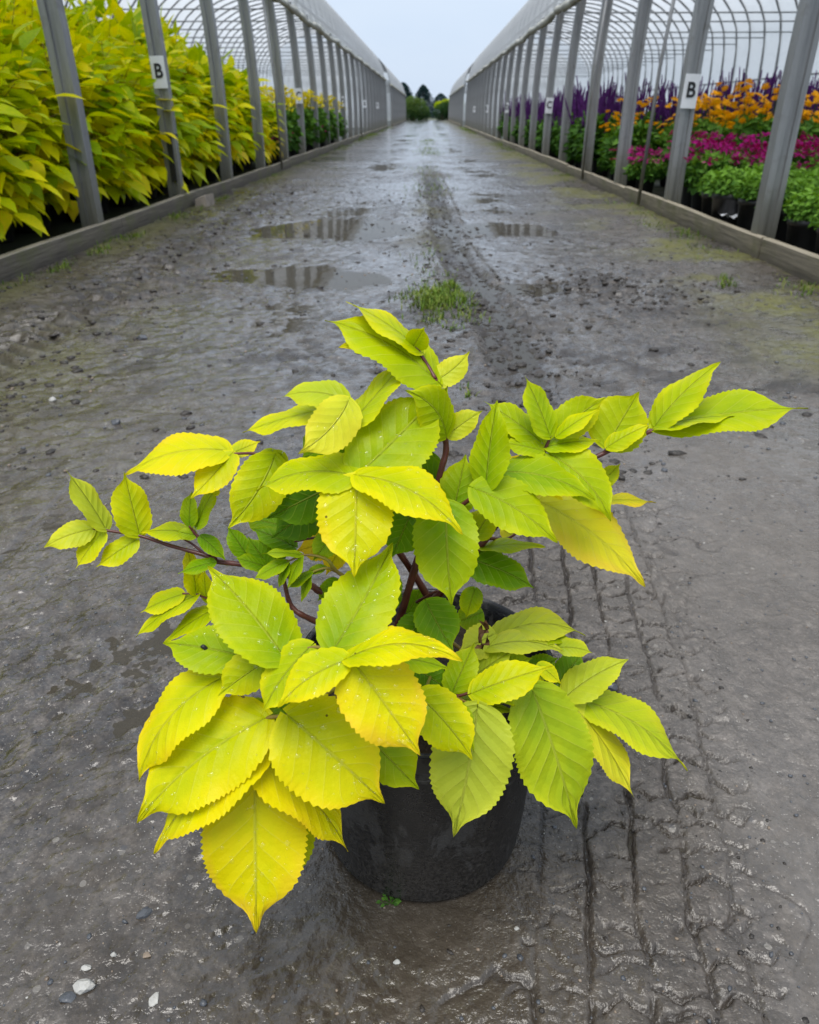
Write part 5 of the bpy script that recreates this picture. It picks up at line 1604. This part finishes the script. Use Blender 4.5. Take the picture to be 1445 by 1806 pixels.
# grass: tufts on the hump, along both kerbs
def grass(name, spots, label, seed):
    rng = np.random.default_rng(seed)
    V = []; F = []; T = []; off = 0
    for (cx, cy, rx, ry, n, h) in spots:
        x = cx + rng.normal(0, rx, n); y = cy + rng.normal(0, ry, n)
        x = np.clip(x, XL + .01, XR - .01)
        z = lane(x, y)[0]
        a = rng.uniform(0, 6.28, n); hh = h * rng.uniform(.4, 1.2, n); lean = hh * rng.uniform(.2, .9, n)
        wd = .0022 + .0016 * rng.random(n)
        dx, dy = np.cos(a), np.sin(a)
        def row(t, wv):
            px, py, pz = x + dx * lean * t * t, y + dy * lean * t * t, z - .003 + hh * t * (1 - .25 * t)
            return np.stack([px - dy * wv, py + dx * wv, pz], 1), np.stack([px + dy * wv, py - dx * wv, pz], 1)
        r0 = row(0, wd); r1 = row(.55, wd * .8); r2 = row(1, wd * .1)
        v = np.stack([r0[0], r0[1], r1[0], r1[1], r2[0], r2[1]], 1).reshape(-1, 3)
        b = np.arange(n)[:, None] * 6 + off
        F.append(np.concatenate([b + [[0, 1, 3, 2]], b + [[2, 3, 5, 4]]])); V.append(v); off += len(v)
        T.append(np.repeat(rng.uniform(0, 1, n), 6))
    me = np_mesh(name, np.concatenate(V), np.concatenate(F), M['grass'], False)
    at = me.attributes.new('tint', 'FLOAT', 'POINT'); at.data.foreach_set('value', np.concatenate(T).astype(np.float32))
    tag(link(name, me), label, 'grass', kind='stuff')
rg = random.Random(3)
hump = [(-.02 + .05, 3.72, .05, .10, 300, .05), (.10, 3.80, .06, .12, 420, .055), (.13, 4.05, .06, .12, 360, .05), (-.03, 4.0, .05, .10, 120, .045), (.18, 3.55, .05, .08, 80, .04), (.02, 3.45, .05, .05, 50, .035), (.12, 3.3, .03, .04, 24, .03), (.08, 2.75, .015, .03, 14, .03), (.15, 2.45, .012, .02, 10, .03), (.13, 2.55, .012, .02, 8, .03),
        (-.12, 3.95, .03, .05, 40, .03), (.02, 4.5, .08, .2, 70, .03), (.0, 5.2, .06, .2, 60, .03)]
hump += [(rg.uniform(-.1, .1), rg.uniform(9, 30), .14, .5, 60, .06) for _ in range(16)]
grass('grass', hump, 'low grass growing on the hump between the wheel ruts', 21)
kerb = []
for _ in range(70):
    y = 2.6 + 22 * rg.random() ** 1.6
    if rg.random() < .5: kerb.append((XR - .04 - abs(rg.gauss(0, .12)), y, .06, .14, 34, rg.uniform(.02, .055)))
    else: kerb.append((XL + .04 + abs(rg.gauss(0, .06)), y, .04, .14, 26, rg.uniform(.02, .05)))
kerb += [(-2.17, y, .03, .10, 60, .05) for y in (4.6, 5.2, 5.9, 7.0, 8.6)] + [(1.62, 4.2, .03, .03, 40, .05), (1.66, 4.36, .03, .03, 26, .05)]
kerb += [(XR - .15, rg.uniform(20, 50), .12, .6, 60, .12) for _ in range(14)] + [(XL + .12, rg.uniform(20, 55), .12, .6, 60, .12) for _ in range(14)]
grass('grass', kerb, 'weedy grass along the feet of the base boards', 22)

# tiny weed at the foot of the pot
w0 = at_z(688, 1592, 0)
r = empty('weed', (w0[0], w0[1], lane_z(w0[0], w0[1]))); tag(r, 'tiny green clover-like weed sprouting at the foot of the black pot', 'weed')
rr = random.Random(8)
for i in range(13):
    a = rr.uniform(0, 6.28); d = np.array([math.cos(a), math.sin(a) * .6, rr.uniform(.2, .9)]); d /= np.linalg.norm(d)
    p = d * rr.uniform(.004, .016)
    v, f = small_leaf(.0062, .0046, .2, .1, .6)
    mb = MB(); mb.add(v @ frame(np.array([d[0], d[1], .1]), np.array([0, -.3, 1.])).T + p, f, tint=rr.uniform(.1, .6))
    mb.tube([(0, 0, -.002), tuple(p)], .0005, 4, False, tint=.3)
    mb.build('leaf', M['green_leaf'], r, True)
# litter by the right kerb: a crumpled pale plastic label
c = np.array([XR + .14, 6.05, .17])
mb = MB()
v = []
for i in range(5):
    for j in range(3):
        v.append((-.05 + .03 * i, -.07 + .06 * j + rr.uniform(-.012, .012), .015 * math.sin(i * 1.7 + j) + rr.uniform(-.006, .006)))
mb.add(v, [(i * 3 + j, (i + 1) * 3 + j, (i + 1) * 3 + j + 1, i * 3 + j + 1) for i in range(4) for j in range(2)])
o = mb.build('paper_scrap', M['card']); o.location = (c[0], c[1], .172)
tag(o, 'crumpled white paper scrap lying on the kerb board by the green pots', 'litter')
# slug on a leaf of the potted shrub
p = at_y(362, 1143, .5685)
mb = MB()
q = [np.array([-.004, .0, .001]), np.array([-.001, -.0015, .003]), np.array([.002, -.001, -.002]), np.array([.0025, 0, -.0045])]
mb.tube(smooth_path(q, 4), [.0006, .0012, .0016, .0019, .0021, .0022, .0022, .0021, .002, .0018, .0014, .001, .0006], 6)
o = mb.build('slug', M['ink'], None, True); o.location = p
tag(o, 'tiny black slug resting on a green-yellow leaf', 'slug')
print('objects', len(bpy.data.objects), 'tris', sum(len(m.loops) - 2 * len(m.polygons) for m in bpy.data.meshes))
